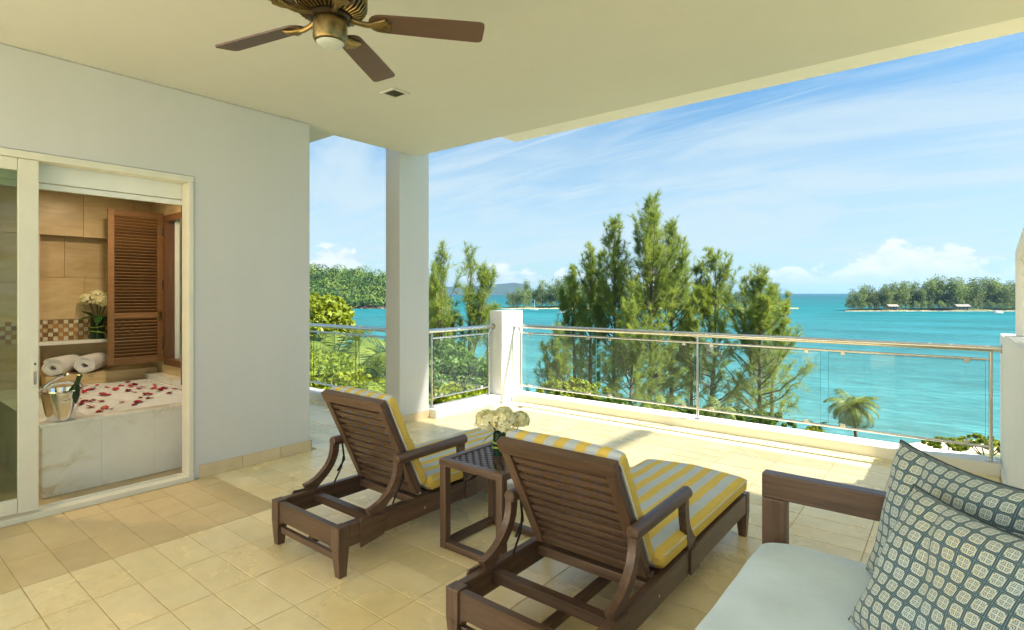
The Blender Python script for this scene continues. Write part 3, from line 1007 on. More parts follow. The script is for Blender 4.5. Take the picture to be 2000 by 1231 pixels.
# shutters: frame, rails, every slat, hinges, latch
def shutter(loc, rz, label, width, z0, z1, m_frame, hinge_side=1):
    t = thing('louvre_shutter', loc, label, 'shutter', rz=rz)
    th = 0.036; st = 0.055
    h = z1 - z0
    for u in (0, width - st):
        MB().box((-th / 2, u, 0), (th / 2, u + st, h), bev=0.003).build('stile', m_frame, t)
    mid = h * 0.30
    for a, b in ((0, 0.075), (mid, mid + 0.055), (h - 0.06, h)):
        MB().box((-th / 2 + .001, st + .0005, a), (th / 2 - .001, width - st - .0005, b), bev=0.003).build('rail', m_frame, t)
    sl = MB()
    sl.prism([(-0.017, -0.013), (-0.014, -0.017), (0.017, 0.013), (0.014, 0.017)], 'y', st + .001, width - st - .001)
    me = sl.mesh('slat', m_frame)
    for a, b in ((0.075, mid), (mid + 0.055, h - 0.06)):
        n = int((b - a) / 0.0335)
        for k in range(n):
            link_mesh('slat', me, t, (0, 0, a + (k + 0.5) * (b - a) / n))
    for zz in (h * 0.12, h * 0.52, h * 0.88):
        MB().box((th / 2 + .0005, -0.012 if hinge_side < 0 else width - 0.014, zz - 0.05), (th / 2 + 0.006, 0.014 if hinge_side < 0 else width + 0.016, zz + 0.05), bev=0.002).build('hinge', M_steel, t)
    MB().box((th / 2 + .0005, width - 0.048, h * 0.30 - 0.03), (th / 2 + 0.006, width - 0.018, h * 0.30 + 0.06), bev=0.002).build('latch', M_brass, t)
    return t


shutter((-6.93, 1.875, 0.735), 0, 'golden brown louvred shutter folded open beside the bathroom vase', 0.515, 0.735, 2.385, M_shut, 1)
shutter((-6.33, 2.375, 0.60), R(-110.6), 'dark timber shutter leaf seen edge on at the doorway', 0.50, 0.60, 2.44, M_shutd, -1)

# --- bath
BATH = thing('bathtub', (-6.2, 1.7, 0), 'white marble bathtub block filled with foam', 'bathtub')
bx0, bx1, by0, by1, bz = -7.12, -5.17, 1.0, YW - 0.003, 0.54
# front in three marble panels
yb = [by0, 1.36, 1.72, by1]
for a, b in zip(yb[:-1], yb[1:]):
    MB().box((bx1 - 0.02, a + .0005, 0.001), (bx1, b - .0005, 0.512), bev=0.0006).build('marble_panel', M_stone_bath, BATH, world=True)
xs = [XB + 0.002, -6.5, -5.85, bx1 - 0.021]
for a, b in zip(xs[:-1], xs[1:]):
    MB().box((a + .001, by0, 0.001), (b - .001, by0 + 0.02, 0.512), bev=0.0015).build('marble_panel', M_stone_bath, BATH, world=True)
# deck as four slabs round the basin
ix0, ix1, iy0, iy1 = -6.98, -5.30, 1.30, 2.24
MB().box((ix1, by0 - .012, 0.513), (bx1 + 0.012, by1, bz), bev=0.006).build('deck_slab', M_stone_bath, BATH, world=True)
MB().box((XB + .002, by0 - .012, 0.513), (ix1 - .001, iy0, bz), bev=0.004).build('deck_slab', M_stone_bath, BATH, world=True)
MB().box((XB + .002, iy1, 0.513), (ix1 - .001, by1, bz), bev=0.004).build('deck_slab', M_stone_bath, BATH, world=True)
MB().box((XB + .002, iy0 + .001, 0.513), (ix0, iy1 - .001, bz), bev=0.004).build('deck_slab', M_stone_bath, BATH, world=True)
MB().box((XB - 0.163, NI0 + .002, 0.541), (XB + 0.20, YW - .003, 0.655), bev=0.004).build('towel_ledge', M_travert, BATH, world=True)
MB().box((XB + 0.201, YW - 0.13, 0.541), (-5.20, YW - .003, 0.60), bev=0.006).build('window_ledge', M_stone_bath, BATH, world=True)
inner = MB()
inner.box((ix0 - .02, iy0 - .02, 0.06), (ix1 + .02, iy1 + .02, 0.10))
for lo, hi in (((ix0 - .02, iy0 - .02, .1), (ix0, iy1 + .02, .512)), ((ix1, iy0 - .02, .1), (ix1 + .02, iy1 + .02, .512)),
               ((ix0, iy0 - .02, .1), (ix1, iy0, .512)), ((ix0, iy1, .1), (ix1, iy1 + .02, .512))):
    inner.box(lo, hi)
inner.build('basin', M_boat, BATH, world=True)
# foam: heaped, uneven surface
nx, ny = 70, 44
rs = np.random.RandomState(5)
def smooth_noise(nx, ny, cell, rs):
    gx, gy = nx // cell + 3, ny // cell + 3
    G = rs.rand(gx, gy)
    out_ = np.zeros((nx, ny))
    for i in range(nx):
        for j in range(ny):
            a, b = i / cell, j / cell
            i0, j0 = int(a), int(b); u, v = a - i0, b - j0
            u = u * u * (3 - 2 * u); v = v * v * (3 - 2 * v)
            out_[i, j] = (G[i0, j0] * (1 - u) + G[i0 + 1, j0] * u) * (1 - v) + (G[i0, j0 + 1] * (1 - u) + G[i0 + 1, j0 + 1] * u) * v
    return out_
hm = smooth_noise(nx, ny, 12, rs) * 0.6 + smooth_noise(nx, ny, 5, rs) * 0.28 + smooth_noise(nx, ny, 2, rs) * 0.12
V = []; F = []
def foam_z(i, j):
    u, v = i / (nx - 1), j / (ny - 1)
    edge = min(u, 1 - u, v, 1 - v)
    return 0.525 + 0.085 * (hm[i, j] - 0.25) * min(1, edge * 9)
for i in range(nx):
    for j in range(ny):
        V.append((ix0 + 0.002 + (ix1 - ix0 - .004) * i / (nx - 1), iy0 + 0.002 + (iy1 - iy0 - .004) * j / (ny - 1), foam_z(i, j)))
for i in range(nx - 1):
    for j in range(ny - 1):
        F.append((i * ny + j, (i + 1) * ny + j, (i + 1) * ny + j + 1, i * ny + j + 1))
fm = MB(); fm.v = V; fm.f = F; fm.mi = [0] * len(F)
fm.build('foam', M_foam, BATH, smooth=True, world=True, fix=False)

# rose petals: each a small cupped sheet
pm = []
for s in range(3):
    rp = random.Random(s)
    vs_, fs_ = [], []
    N = 10
    vs_.append((0, 0, 0.002))
    for ring, rr in ((1, 0.55), (2, 1.0)):
        for k in range(N):
            a = 2 * PI * k / N
            w_ = 1.0 + 0.15 * rp.uniform(-1, 1)
            vs_.append((0.031 * rr * w_ * math.cos(a) * (1.0 if math.cos(a) > 0 else 0.8), 0.024 * rr * w_ * math.sin(a), 0.003 + 0.008 * rr ** 2 * rp.uniform(0.4, 1.2)))
    for k in range(N):
        fs_.append((0, 1 + k, 1 + (k + 1) % N))
        fs_.append((1 + k, 1 + N + k, 1 + N + (k + 1) % N, 1 + (k + 1) % N))
    b_ = MB(); b_.add(vs_, fs_); pm.append(b_.mesh('rose_petal', M_petal, True))
rp = random.Random(11)
for k in range(62):
    i = rp.randint(4, nx - 5); j = rp.randint(4, ny - 5)
    p = V[i * ny + j]
    o = link_mesh('rose_petal', rp.choice(pm), None, (p[0], p[1], p[2] + 0.004))
    o.rotation_euler = (rp.uniform(-.35, .35), rp.uniform(-.35, .35), rp.uniform(0, 6.28))
    sc_ = rp.uniform(0.85, 1.35); o.scale = (sc_, sc_, sc_)
    tag(o, 'small dark red rose petal floating on the bath foam', 'petal', 'rose petals scattered on the bath')

# --- champagne bucket and bottle
bk = thing('ice_bucket', (-5.26, 1.13, bz), 'shiny steel ice bucket on the marble bath corner', 'bucket')
MB().lathe([(0.0, 0.0), (0.086, 0.0), (0.090, 0.006), (0.122, 0.215), (0.130, 0.222), (0.130, 0.230), (0.120, 0.230), (0.116, 0.215), (0.085, 0.02), (0.0, 0.02)], seg=40).build('body', M_chrome, bk, True)
for s in (1, -1):
    MB().tube([Vector((s * (0.114 + 0.0 * a), 0, 0.165)) + Vector((s * 0.022 * math.sin(a), 0.028 * math.cos(a), 0.0)) + Vector((0, 0, -0.018 * math.sin(a))) for a in [i * PI / 8 for i in range(9)]], 0.005, 8).build('ring_handle', M_chrome, bk, True)
MB().lathe([(0.0, 0.19), (0.08, 0.195), (0.114, 0.19)], seg=20).build('ice', M_opal, bk, True)
bo = thing('champagne_bottle', (-5.24, 1.16, bz + 0.05), 'dark green bottle neck leaning out of the ice bucket', 'bottle')
bo.rotation_euler = (R(-10), R(20), 0)
MB().lathe([(0.0, 0.0), (0.040, 0.0), (0.042, 0.01), (0.042, 0.16), (0.030, 0.205), (0.016, 0.245), (0.0145, 0.30), (0.0, 0.30)], seg=20).build('glass', M_bottle, bo, True)
MB().lathe([(0.0168, 0.235), (0.0160, 0.30), (0.0175, 0.303), (0.0175, 0.315), (0.0, 0.318)], seg=20).build('foil', M_foil, bo, True)

# --- tap
tp = thing('bath_tap', (-6.45, 1.255, bz), 'chrome bath tap with curved spout beside the bucket', 'tap')
MB().lathe([(0.0, 0), (0.045, 0), (0.045, 0.012), (0.028, 0.022), (0.024, 0.075), (0.030, 0.09), (0.0, 0.10)], seg=20).build('base', M_chrome, tp, True)
MB().tube(arc((0, 0, 0.07), (0.02, 0.10, 0.17), (0.04, 0.26, 0.10), 10) + [Vector((0.04, 0.275, 0.075))], 0.017, 12).build('spout', M_chrome, tp, True)
MB().tube(arc((0, 0, 0.09), (0.0, 0.05, 0.16), (0.02, 0.16, 0.20), 8), [0.02, .018, .016, .014, .013, .013, .013, .014, .017], 12).build('lever', M_chrome, tp, True)
MB().lathe([(0, 0), (0.03, 0.0), (0.032, 0.02), (0.018, 0.035), (0.0, 0.04)], (0.02, 0.17, 0.19), 16).build('knob', M_chrome, tp, True)
for s in (-0.16, 0.15):
    MB().lathe([(0, 0), (0.034, 0), (0.034, 0.01), (0.018, 0.02), (0.016, 0.05), (0.034, 0.06), (0.034, 0.075), (0, 0.08)], (s, 0, 0), 16).build('side_handle', M_chrome, tp, True)

# --- rolled towels
def towel(loc, rz, label):
    t = thing('rolled_towel', loc, label, 'towel', 'rolled towels on the bath ledge', rz)
    pts = []
    turns = 3.4; n = 60
    for i in range(n + 1):
        a = i / n * turns * 2 * PI
        pts.append((0.016 + 0.068 * i / n, a))
    th = 0.021
    vs_, fs_ = [], []
    for r, a in pts:
        for rr in (r, r + th):
            for L in (-0.21, 0.21):
                wob = 0.004 * math.sin(5 * a + L * 20)
                vs_.append((L + 0.006 * math.sin(a * 1.3), (rr + wob) * math.cos(a), (rr + wob) * math.sin(a) * 0.92 + 0.100))
    for i in range(n):
        q = i * 4; w_ = q + 4
        fs_ += [(q, w_, w_ + 1, q + 1), (q + 2, q + 3, w_ + 3, w_ + 2), (q, q + 2, w_ + 2, w_), (q + 1, w_ + 1, w_ + 3, q + 3)]
    fs_ += [(0, 1, 3, 2), (n * 4, n * 4 + 2, n * 4 + 3, n * 4 + 1)]
    b_ = MB(); b_.add(vs_, fs_); b_.build('roll', M_towel, t, True)
    return t
towel((XB + 0.03, 1.575, 0.645), R(-35), 'white rolled towel on the left of the bath ledge')
towel((XB + 0.03, 1.825, 0.645), R(-32), 'white rolled towel nearer the shutter on the bath ledge')

# --- flowers
def floret_head(rad, n, seed, flat=0.85):
    rs_ = np.random.RandomState(seed)
    V_, F_ = [], []
    for k in range(n):
        d = rs_.normal(size=3); d /= np.linalg.norm(d)
        if d[2] < -0.55: d[2] *= -1
        c_ = d * rad * rs_.uniform(0.80, 1.04) * np.array([1, 1, flat])
        u = np.cross(d, [0.3, 0.5, 0.8]); u /= np.linalg.norm(u); v = np.cross(d, u)
        a0 = rs_.uniform(0, 6.28); s = rad * rs_.uniform(0.17, 0.26)
        for q in range(4):
            a = a0 + q * PI / 2
            e1 = u * math.cos(a) + v * math.sin(a); e2 = -u * math.sin(a) + v * math.cos(a)
            b_ = len(V_)
            V_ += [c_, c_ + (e1 * 0.6 + e2 * 0.5) * s + d * s * 0.25, c_ + e1 * s * 1.15 + d * s * rs_.uniform(-.1, .35), c_ + (e1 * 0.6 - e2 * 0.5) * s + d * s * 0.25]
            F_.append((b_, b_ + 1, b_ + 2, b_ + 3))
    return fast_mesh('flower_head', np.array(V_), np.array(F_), M_hyd)


def big_leaf(mb, base, tip, width, droop):
    b0, t0 = Vector(base), Vector(tip)
    d = t0 - b0; side = d.cross(Vector((0, 0, 1))).normalized(); n = 7
    L = len(mb.v)
    vs_, fs_ = [], []
    for i in range(n + 1):
        q = i / n
        w_ = width * math.sin(PI * min(1, q * 0.92 + 0.06)) ** 0.8
        p = b0 + d * q + Vector((0, 0, -droop * q * q))
        vs_ += [p + side * w_, p + Vector((0, 0, -w_ * 0.25)), p - side * w_]
    for i in range(n):
        fs_ += [(3 * i, 3 * i + 1, 3 * i + 4, 3 * i + 3), (3 * i + 1, 3 * i + 2, 3 * i + 5, 3 * i + 4)]
    mb.add(vs_, fs_)


def vase(loc, label, heads, hgt, rad, leaves, seed):
    t = thing('flower_vase', loc, label, 'vase')
    MB().lathe([(0, 0), (rad, 0), (rad * 1.03, 0.006), (rad, hgt), (rad * 0.92, hgt), (rad * 0.9, 0.02), (0, 0.02)], seg=28).build('glass', M_vase, t, True)
    MB().lathe([(0, -0.0), (rad * 1.04, 0.0005), (rad * 1.04, 0.012)], seg=28).build('foot', M_vaseclear, t, True)
    for zz in (0.30, 0.62):
        MB().tube([(rad * 1.02 * math.cos(a), rad * 1.02 * math.sin(a), hgt * (zz + 0.07 * math.sin(a + zz * 9))) for a in [i * 2 * PI / 24 for i in range(25)]], 0.006, 6).build('leaf_band', M_band, t, True)
    for k, (hx, hy, hz, r_) in enumerate(heads):
        MB().tube(arc((0, 0, hgt * .6), (hx * .25, hy * .25, hgt + .02), (hx, hy, hz), 6), 0.005, 6).build('stem', M_stem, t, True)
        link_mesh('flower_head', floret_head(r_, 130, seed + k), t, (hx, hy, hz))
    for (bx_, tx_, wd, dr_) in leaves:
        b_ = MB(); big_leaf(b_, bx_, tx_, wd, dr_); b_.build('leaf', M_leaf, t, True)
    return t


vase((XB - 0.06, 1.90, 0.992), 'dark vase of white hydrangeas on the bathroom shelf',
     [(0.02, -0.09, 0.43, 0.085), (0.04, 0.09, 0.42, 0.105), (-0.03, 0.0, 0.47, 0.08), (0.06, 0.02, 0.42, 0.07)], 0.235, 0.068,
     [((0.02, -.02, .24), (.10, -.17, .30), .055, .08), ((0.02, .02, .24), (.12, .13, .30), .05, .10), ((0.03, .0, .26), (.14, -.04, .27), .045, .10), ((0, .05, .25), (.03, .20, .36), .05, .05), ((0, -.05, .25), (.06, -.16, .36), .05, .05), ((.03, .03, .25), (.15, .08, .25), .035, .1)], 20)

# shower screen and far bathroom wall seen through the door glass
ss = thing('shower_screen', (-6.0, 0.80, 0), 'glass shower screen with steel edge behind the door glass', 'screen')
MB().box((-7.1, 0.78, 0.02), (-5.6, 0.788, 2.2)).build('glass_pane', M_doorglass, ss, world=True)
MB().box((-5.598, 0.77, 0.02), (-5.575, 0.798, 2.2), bev=.003).build('edge_profile', M_steel, ss, world=True)
tag(MB().box((-7.6, -1.62, 0), (X_WALL - 0.21, -1.45, ZB - .002)).build('bathroom_end_wall', M_travert), 'stone bathroom wall at the far left end', 'wall')

for (lx_, ly_, lab_) in ((-6.15, 1.75, 'warm recessed ceiling lamp over the bath'), (-5.75, 0.35, 'warm recessed ceiling lamp near the shower')):
    dl = thing('recessed_lamp', (lx_, ly_, ZB), lab_, 'lamp')
    MB().lathe([(0.052, -0.0005), (0.066, -0.0005), (0.064, -0.008), (0.052, -0.010)], seg=24).build('trim_ring', M_alu, dl, True)
    m_, g_2, o_2 = new_mat('lamp_glow')
    em = g_2.n('ShaderNodeEmission'); em.inputs[0].default_value = (1.0, 0.72, 0.42, 1); em.inputs[1].default_value = 4.0
    g_2.link(em.outputs[0], o_2.inputs[0])
    MB().lathe([(0.0, -0.004), (0.051, -0.004)], seg=24).build('lens', m_, dl)
    ld = bpy.data.lights.new('lamp_light', 'AREA'); ld.shape = 'DISK'; ld.size = 0.10; ld.energy = 5.5; ld.color = (1.0, 0.76, 0.48)
    lo = bpy.data.objects.new('lamp_light', ld); COL.objects.link(lo); lo.parent = dl; lo.location = (0, 0, -0.02)

# ================================================================== CEILING FAN AND SPEAKER
FZ = 2.65
FAN = thing('ceiling_fan', (-2.046, 1.336, FZ), 'brown bladed ceiling fan with antique brass hub', 'fan')
MB().lathe([(0, 0.45 - .001), (0.075, 0.449), (0.085, 0.42), (0.05, 0.37), (0.018, 0.36)], seg=28).build('canopy', M_brass, FAN, True)
MB().tube([(0, 0, 0.37), (0, 0, 0.13)], 0.014, 12).build('downrod', M_brass, FAN, True)
MB().lathe([(0.02, 0.17), (0.09, 0.165), (0.135, 0.135), (0.145, 0.10), (0.145, 0.055), (0.125, 0.03), (0.085, 0.018), (0.0, 0.016)], seg=40).build('motor_housing', M_bronze, FAN, True)
for k in range(40):
    a = 2 * PI * k / 40
    if k % 1 == 0:
        pts = [(r_ * math.cos(a), r_ * math.sin(a), z_) for r_, z_ in ((0.138, 0.136), (0.149, 0.10), (0.149, 0.055), (0.128, 0.027), (0.092, 0.015))]
        MB().tube(pts, 0.0038, 5).build('rib', M_brass, FAN, True)
MB().lathe([(0.0, 0.015), (0.088, 0.014), (0.090, 0.004), (0.080, -0.004), (0.0, -0.004)], seg=32).build('switch_collar', M_bronze, FAN, True)
MB().lathe([(0.0, -0.005), (0.066, -0.005), (0.070, -0.02), (0.070, -0.082), (0.064, -0.095), (0.056, -0.099), (0.0, -0.0985)], seg=32).build('switch_housing', M_brass, FAN, True)
MB().lathe([(0.056, -0.0995), (0.048, -0.106), (0.03, -0.110), (0.0, -0.111)], seg=32).build('lens_cap', M_opal, FAN, True)
# blade outline: rounded root and tip
ol = []
L0, L1, Wb = 0.155, 0.65, 0.062
for i in range(9):
    a = PI / 2 + PI * i / 8
    ol.append((L0 + 0.055 + 0.055 * math.cos(a), 0.052 * math.sin(a)))
ol += [(0.40, -0.058), (L1 - 0.035, -Wb)]
for i in range(1, 7):
    a = -PI / 2 + PI / 2 * i / 6
    ol.append((L1 - 0.022 + 0.022 * math.cos(a), -Wb + 0.022 + 0.022 * math.sin(a)))
for i in range(6):
    a = PI / 2 * i / 6
    ol.append((L1 - 0.022 + 0.022 * math.cos(a), Wb - 0.022 + 0.022 * math.sin(a)))
ol += [(L1 - 0.035, Wb), (0.40, 0.058)]
bl = MB(); bl.prism(ol, 'z', -0.004, 0.004)
blade_me = bl.mesh('blade', M_blade)
def bracket_mesh():
    b = MB()
    b.tube([(0.075, 0, 0.008), (0.115, 0, -0.006), (0.15, 0, -0.012), (0.185, 0, -0.008)], [0.013, 0.011, 0.012, 0.014], 8)
    for s in (-2, -1, 0, 1, 2):
        b.tube([(0.165, s * 0.003, -0.011), (0.20, s * 0.011, -0.013), (0.245 - abs(s) * 0.008, s * 0.0165, -0.009)], [0.006, 0.0085, 0.0085], 8)
    b.prism([(0.16, -0.014), (0.245, -0.036), (0.255, 0), (0.245, 0.036), (0.16, 0.014)], 'z', -0.0085, -0.0045)
    return b.mesh('bracket', M_brass, True)
br_me = bracket_mesh()
for k in range(5):
    ang = R(49.3 + 72 * k)
    o = link_mesh('blade', blade_me, FAN); o.rotation_euler = (R(-13), 0, ang)
    o2 = link_mesh('bracket', br_me, FAN); o2.rotation_euler = (R(-13), 0, ang)

sp = thing('ceiling_speaker', (-3.48, 2.86, Z_CEIL), 'small square ceiling grille beyond the fan', 'speaker')
s_ = 0.085
fr = MB()
for lo, hi in (((-s_, -s_, -.012), (s_, -s_ + .022, -.0005)), ((-s_, s_ - .022, -.012), (s_, s_, -.0005)), ((-s_, -s_ + .0225, -.012), (-s_ + .022, s_ - .0225, -.0005)), ((s_ - .022, -s_ + .0225, -.012), (s_, s_ - .0225, -.0005))):
    fr.box(lo, hi, bev=.002)
fr.build('frame', M_ceil, sp)
MB().box((-s_ + .023, -s_ + .023, -.006), (s_ - .023, s_ - .023, -.001)).build('grille', simple('grille_olive', (0.09, 0.085, 0.045), 0.7), sp)
for k in range(7):
    MB().box((-s_ + .026, -s_ + .028 + k * .0165, -.009), (s_ - .026, -s_ + .031 + k * .0165, -.0062)).build('slat', M_bronze, sp)

# ================================================================== LOUNGERS
def strip(mb, pts, wid, x0, x1):
    """board bent in the y-z plane: centreline pts, widths, thickness x0..x1"""
    P_ = [Vector((p[0], p[1])) for p in pts]
    n = len(P_)
    L_, R_ = [], []
    for i in range(n):
        d = (P_[min(i + 1, n - 1)] - P_[max(i - 1, 0)]).normalized()
        nn = Vector((-d.y, d.x)); w_ = wid[i] if isinstance(wid, (list, tuple)) else wid
        L_.append(P_[i] + nn * w_ / 2); R_.append(P_[i] - nn * w_ / 2)
    vs_ = []
    for i in range(n):
        for q in (L_[i], R_[i]):
            vs_ += [(x0, q.x, q.y), (x1, q.x, q.y)]
    fs_ = []
    for i in range(n - 1):
        a = 4 * i; b = a + 4
        fs_ += [(a, a + 1, b + 1, b), (a + 2, b + 2, b + 3, a + 3), (a, b, b + 2, a + 2), (a + 1, a + 3, b + 3, b + 1)]
    fs_ += [(0, 2, 3, 1), (4 * (n - 1), 4 * (n - 1) + 1, 4 * (n - 1) + 3, 4 * (n - 1) + 2)]
    mb.add(vs_, fs_)


def bez(p0, p1, p2, p3, n=12):
    out_ = []
    for i in range(n + 1):
        t_ = i / n; s = 1 - t_
        out_.append(tuple(s ** 3 * a + 3 * s * s * t_ * b + 3 * s * t_ * t_ * c_ + t_ ** 3 * d for a, b, c_, d in zip(p0, p1, p2, p3)))
    return out_


def cushion_mesh(name, path, half_w, thick, mat_, seed, puff=0.014):
    """soft slab following a path in the y-z plane (path = underside), rounded edges, slight dimples"""
    rr = random.Random(seed)
    P_ = [Vector(p) for p in path]
    # resample
    seg = [0]
    for a, b in zip(P_[:-1], P_[1:]): seg.append(seg[-1] + (b - a).length)
    N, Mx = 42, 26
    def at(s):
        for i in range(len(P_) - 1):
            if s <= seg[i + 1] or i == len(P_) - 2:
                u = (s - seg[i]) / (seg[i + 1] - seg[i]); return P_[i].lerp(P_[i + 1], u)
    tot = seg[-1]
    V_, F_ = [], []
    cr = 0.030
    for i in range(N + 1):
        s = tot * i / N
        p = at(s); d = (at(min(tot, s + .01)) - at(max(0, s - .01))).normalized(); n_ = Vector((-d.y, d.x))
        if n_.y < 0: n_ = -n_
        e = min(s, tot - s)
        endk = 1.0 if e > cr else math.sqrt(max(0.0, 1 - (1 - e / cr) ** 2))
        ring = []
        K = 2 * Mx
        for k in range(K):
            a = 2 * PI * k / K
            # superellipse cross-section
            cx_ = math.copysign(abs(math.cos(a)) ** 0.28, math.cos(a)); sy_ = math.copysign(abs(math.sin(a)) ** 0.42, math.sin(a))
            w_ = half_w - 0.006 + 0.006 * endk
            hh = thick / 2 * (0.35 + 0.65 * endk)
            x_ = w_ * cx_
            z_ = thick / 2 + hh * sy_
            if sy_ > 0.3:
                z_ += puff * (1 - (x_ / half_w) ** 2) * endk + 0.004 * math.sin(s * 17 + seed) * math.cos(x_ * 14 + s * 5)
            q = p + n_ * z_
            ring.append((x_, q.x, q.y))
        V_ += ring
    K = 2 * Mx
    for i in range(N):
        for k in range(K):
            F_.append((i * K + k, i * K + (k + 1) % K, (i + 1) * K + (k + 1) % K, (i + 1) * K + k))
    b_ = MB(); b_.v = V_; b_.f = F_ + [tuple(range(K))[::-1], tuple(N * K + k for k in range(K))]; b_.mi = [0] * len(b_.f)
    return b_.mesh(name, mat_, True)


def make_lounger(loc, label, seed, ty=0.325, tz=0.865):
    t = thing('sun_lounger', loc, label, 'sun lounger', 'sun loungers on the terrace')
    W = 0.34; zt = 0.262; zb = 0.150
    for s in (-1, 1):
        x0, x1 = sorted((s * (W - 0.040), s * W))
        MB().box((x0, 0.068, zb), (x1, 1.885, zt), bev=0.006).build('side_rail', M_woody, t)
    # end boards with small curved brackets
    for y0, y1 in ((0.012, 0.046), (1.905, 1.940)):
        o = []
        xa = W - 0.067
        for i in range(7):
            a = PI / 2 * i / 6
            o.append((-xa + 0.05 * (1 - math.cos(a)), zb - 0.035 + 0.035 * math.sin(a)))
        poly = [(-xa, zt - .004)] + o + [(-p[0], p[1]) for p in reversed(o)] + [(xa, zt - .004)]
        MB().prism(poly, 'y', y0, y1).build('end_board', M_wood, t)
    for sx in (-1, 1):
        for y0 in (0.0, 1.887):
            a, b = sorted((sx * W + sx * 0.003, sx * (W - 0.066)))
            cx_, cy_ = (a + b) / 2, y0 + 0.033
            m = MB()
            m.box((a, y0, zb - 0.012), (b, y0 + 0.066, zt + 0.003), bev=0.005)
            tp_, bt_ = 0.032, 0.021
            m.add([(cx_ + i * tp_, cy_ + j * tp_, zb - 0.0125) for i, j in ((-1, -1), (1, -1), (1, 1), (-1, 1))] + [(cx_ + i * bt_ + sx * .004, cy_ + j * bt_, 0.0) for i, j in ((-1, -1), (1, -1), (1, 1), (-1, 1))],
                  [(0, 1, 2, 3), (7, 6, 5, 4), (0, 4, 5, 1), (1, 5, 6, 2), (2, 6, 7, 3), (3, 7, 4, 0)])
            m.build('leg', M_woodz, t)
    MB().box((-W + 0.067, 0.020, 0.075), (W - 0.067, 0.044, 0.112), bev=0.004).build('stretcher', M_wood, t)
    MB().box((-0.022, 0.0465, 0.085), (0.022, 1.90, 0.118), bev=0.004).build('long_stretcher', M_woody, t)
    for y0 in (0.255, 0.60, 1.25):
        MB().box((-W + 0.041, y0, 0.190), (W - 0.041, y0 + 0.05, 0.236), bev=0.004).build('cross_bar', M_wood, t)
    for k in range(15):
        y0 = 0.665 + k * 0.081
        MB().box((-W + 0.046, y0, 0.245), (W - 0.046, y0 + 0.055, 0.264), bev=0.003).build('seat_slat', M_wood, t)
    # backrest: local frame, q along the back, n away from the sitter
    hy, hz = 0.60, 0.275
    L_ = math.hypot(ty - hy, tz - hz); ang = math.atan2(tz - hz, ty - hy)
    BR = empty('backrest', (0, hy, hz)); BR.parent = t
    BR.rotation_euler = (ang - PI / 2, 0, 0)        # local z runs up the back, local -y is behind it
    bw = 0.296
    for s in (-1, 1):
        a, b = sorted((s * (bw - 0.05), s * bw))
        MB().box((a, -0.020, 0.0), (b, 0.020, L_ - 0.053), bev=0.005).build('back_stile', M_woodz, BR)
    MB().box((-bw - .004, -0.024, L_ - 0.052), (bw + .004, 0.022, L_ + 0.012), bev=0.006).build('top_rail', M_wood, BR)
    MB().box((-bw + .051, -0.016, 0.0), (bw - .051, 0.016, 0.05), bev=0.004).build('bottom_rail', M_wood, BR)
    n = 10
    sm = MB(); sm.box((-bw + .051, -0.009, -0.0165), (bw - .051, 0.006, 0.0165), bev=0.003)
    sme = sm.mesh('back_slat', M_wood)
    for k in range(n):
        o = link_mesh('back_slat', sme, BR, (0, 0, 0.082 + k * (L_ - 0.175) / (n - 1)))
        o.rotation_euler = (R(7), 0, 0)
    o = link_mesh('back_cushion', cushion_mesh('back_cushion', [(0.0, 0.0), (0.0, 1.0)], 0.300, 0.076, M_stripe, seed), BR)
    # rebuild in the back's own frame: path runs up local z, thickness towards +y
    me = o.data
    co = np.zeros(len(me.vertices) * 3); me.vertices.foreach_get('co', co); co = co.reshape(-1, 3)
    yy, zz = co[:, 1].copy(), co[:, 2].copy()
    co[:, 1] = 0.024 + np.abs(yy) if yy.mean() > 0 else 0.024 - yy
    co[:, 2] = 0.02 + zz * (L_ - 0.022)
    # the top of the cushion rolls over the rail a little
    top = np.clip((co[:, 2] - (L_ - 0.06)) / 0.08, 0, 1)
    co[:, 1] -= top ** 2 * 0.010
    co[:, 2] += top * 0.004
    me.vertices.foreach_set('co', co.ravel()); me.update()
    link_mesh('seat_cushion', cushion_mesh('seat_cushion', [(0.655, 0.268), (1.945, 0.268)], 0.335, 0.094, M_stripe, seed + 3, 0.012), t)
    pp = [(-0.300, 0.030, 0.06), (-0.300, 0.030, L_ - 0.03), (-0.285, 0.030, L_ - 0.008), (0.285, 0.030, L_ - 0.008), (0.300, 0.030, L_ - 0.03), (0.300, 0.030, 0.06)]
    MB().tube(pp, 0.0042, 6).build('cushion_piping', M_piping, BR, True)
    pp = [(-0.333, 0.68, 0.340), (-0.333, 1.925, 0.340), (-0.318, 1.941, 0.340), (0.318, 1.941, 0.340), (0.333, 1.925, 0.340), (0.333, 0.68, 0.340)]
    MB().tube(pp, 0.0042, 6).build('cushion_piping', M_piping, t, True)
    # arms
    for s in (-1, 1):
        xa = s * (W - 0.020)
        MB().tube([(xa, 0.395, 0.530), (xa, 0.40, 0.530), (xa, 0.97, 0.536), (xa, 0.975, 0.536)], [0.026, 0.031, 0.031, 0.026], 14).build('armrest', M_woody, t, True)
        x0, x1 = sorted((s * (W - 0.038), s * (W - 0.002)))
        m = MB(); strip(m, bez((0.415, 0.515), (0.42, 0.40), (0.345, 0.33), (0.215, 0.263), 14), [0.048] * 4 + [0.046] * 7 + [0.05, 0.058, 0.07, 0.09], x0, x1)
        m.build('rear_arm_post', M_woody, t, True)
        x2, x3 = sorted((s * W + s * .0005, s * (W + 0.010)))
        MB().prism([(0.135, 0.125), (0.285, 0.148), (0.315, 0.20), (0.315, 0.262), (0.145, 0.275), (0.135, 0.262)], 'x', x2, x3).build('side_plate', M_woody, t)
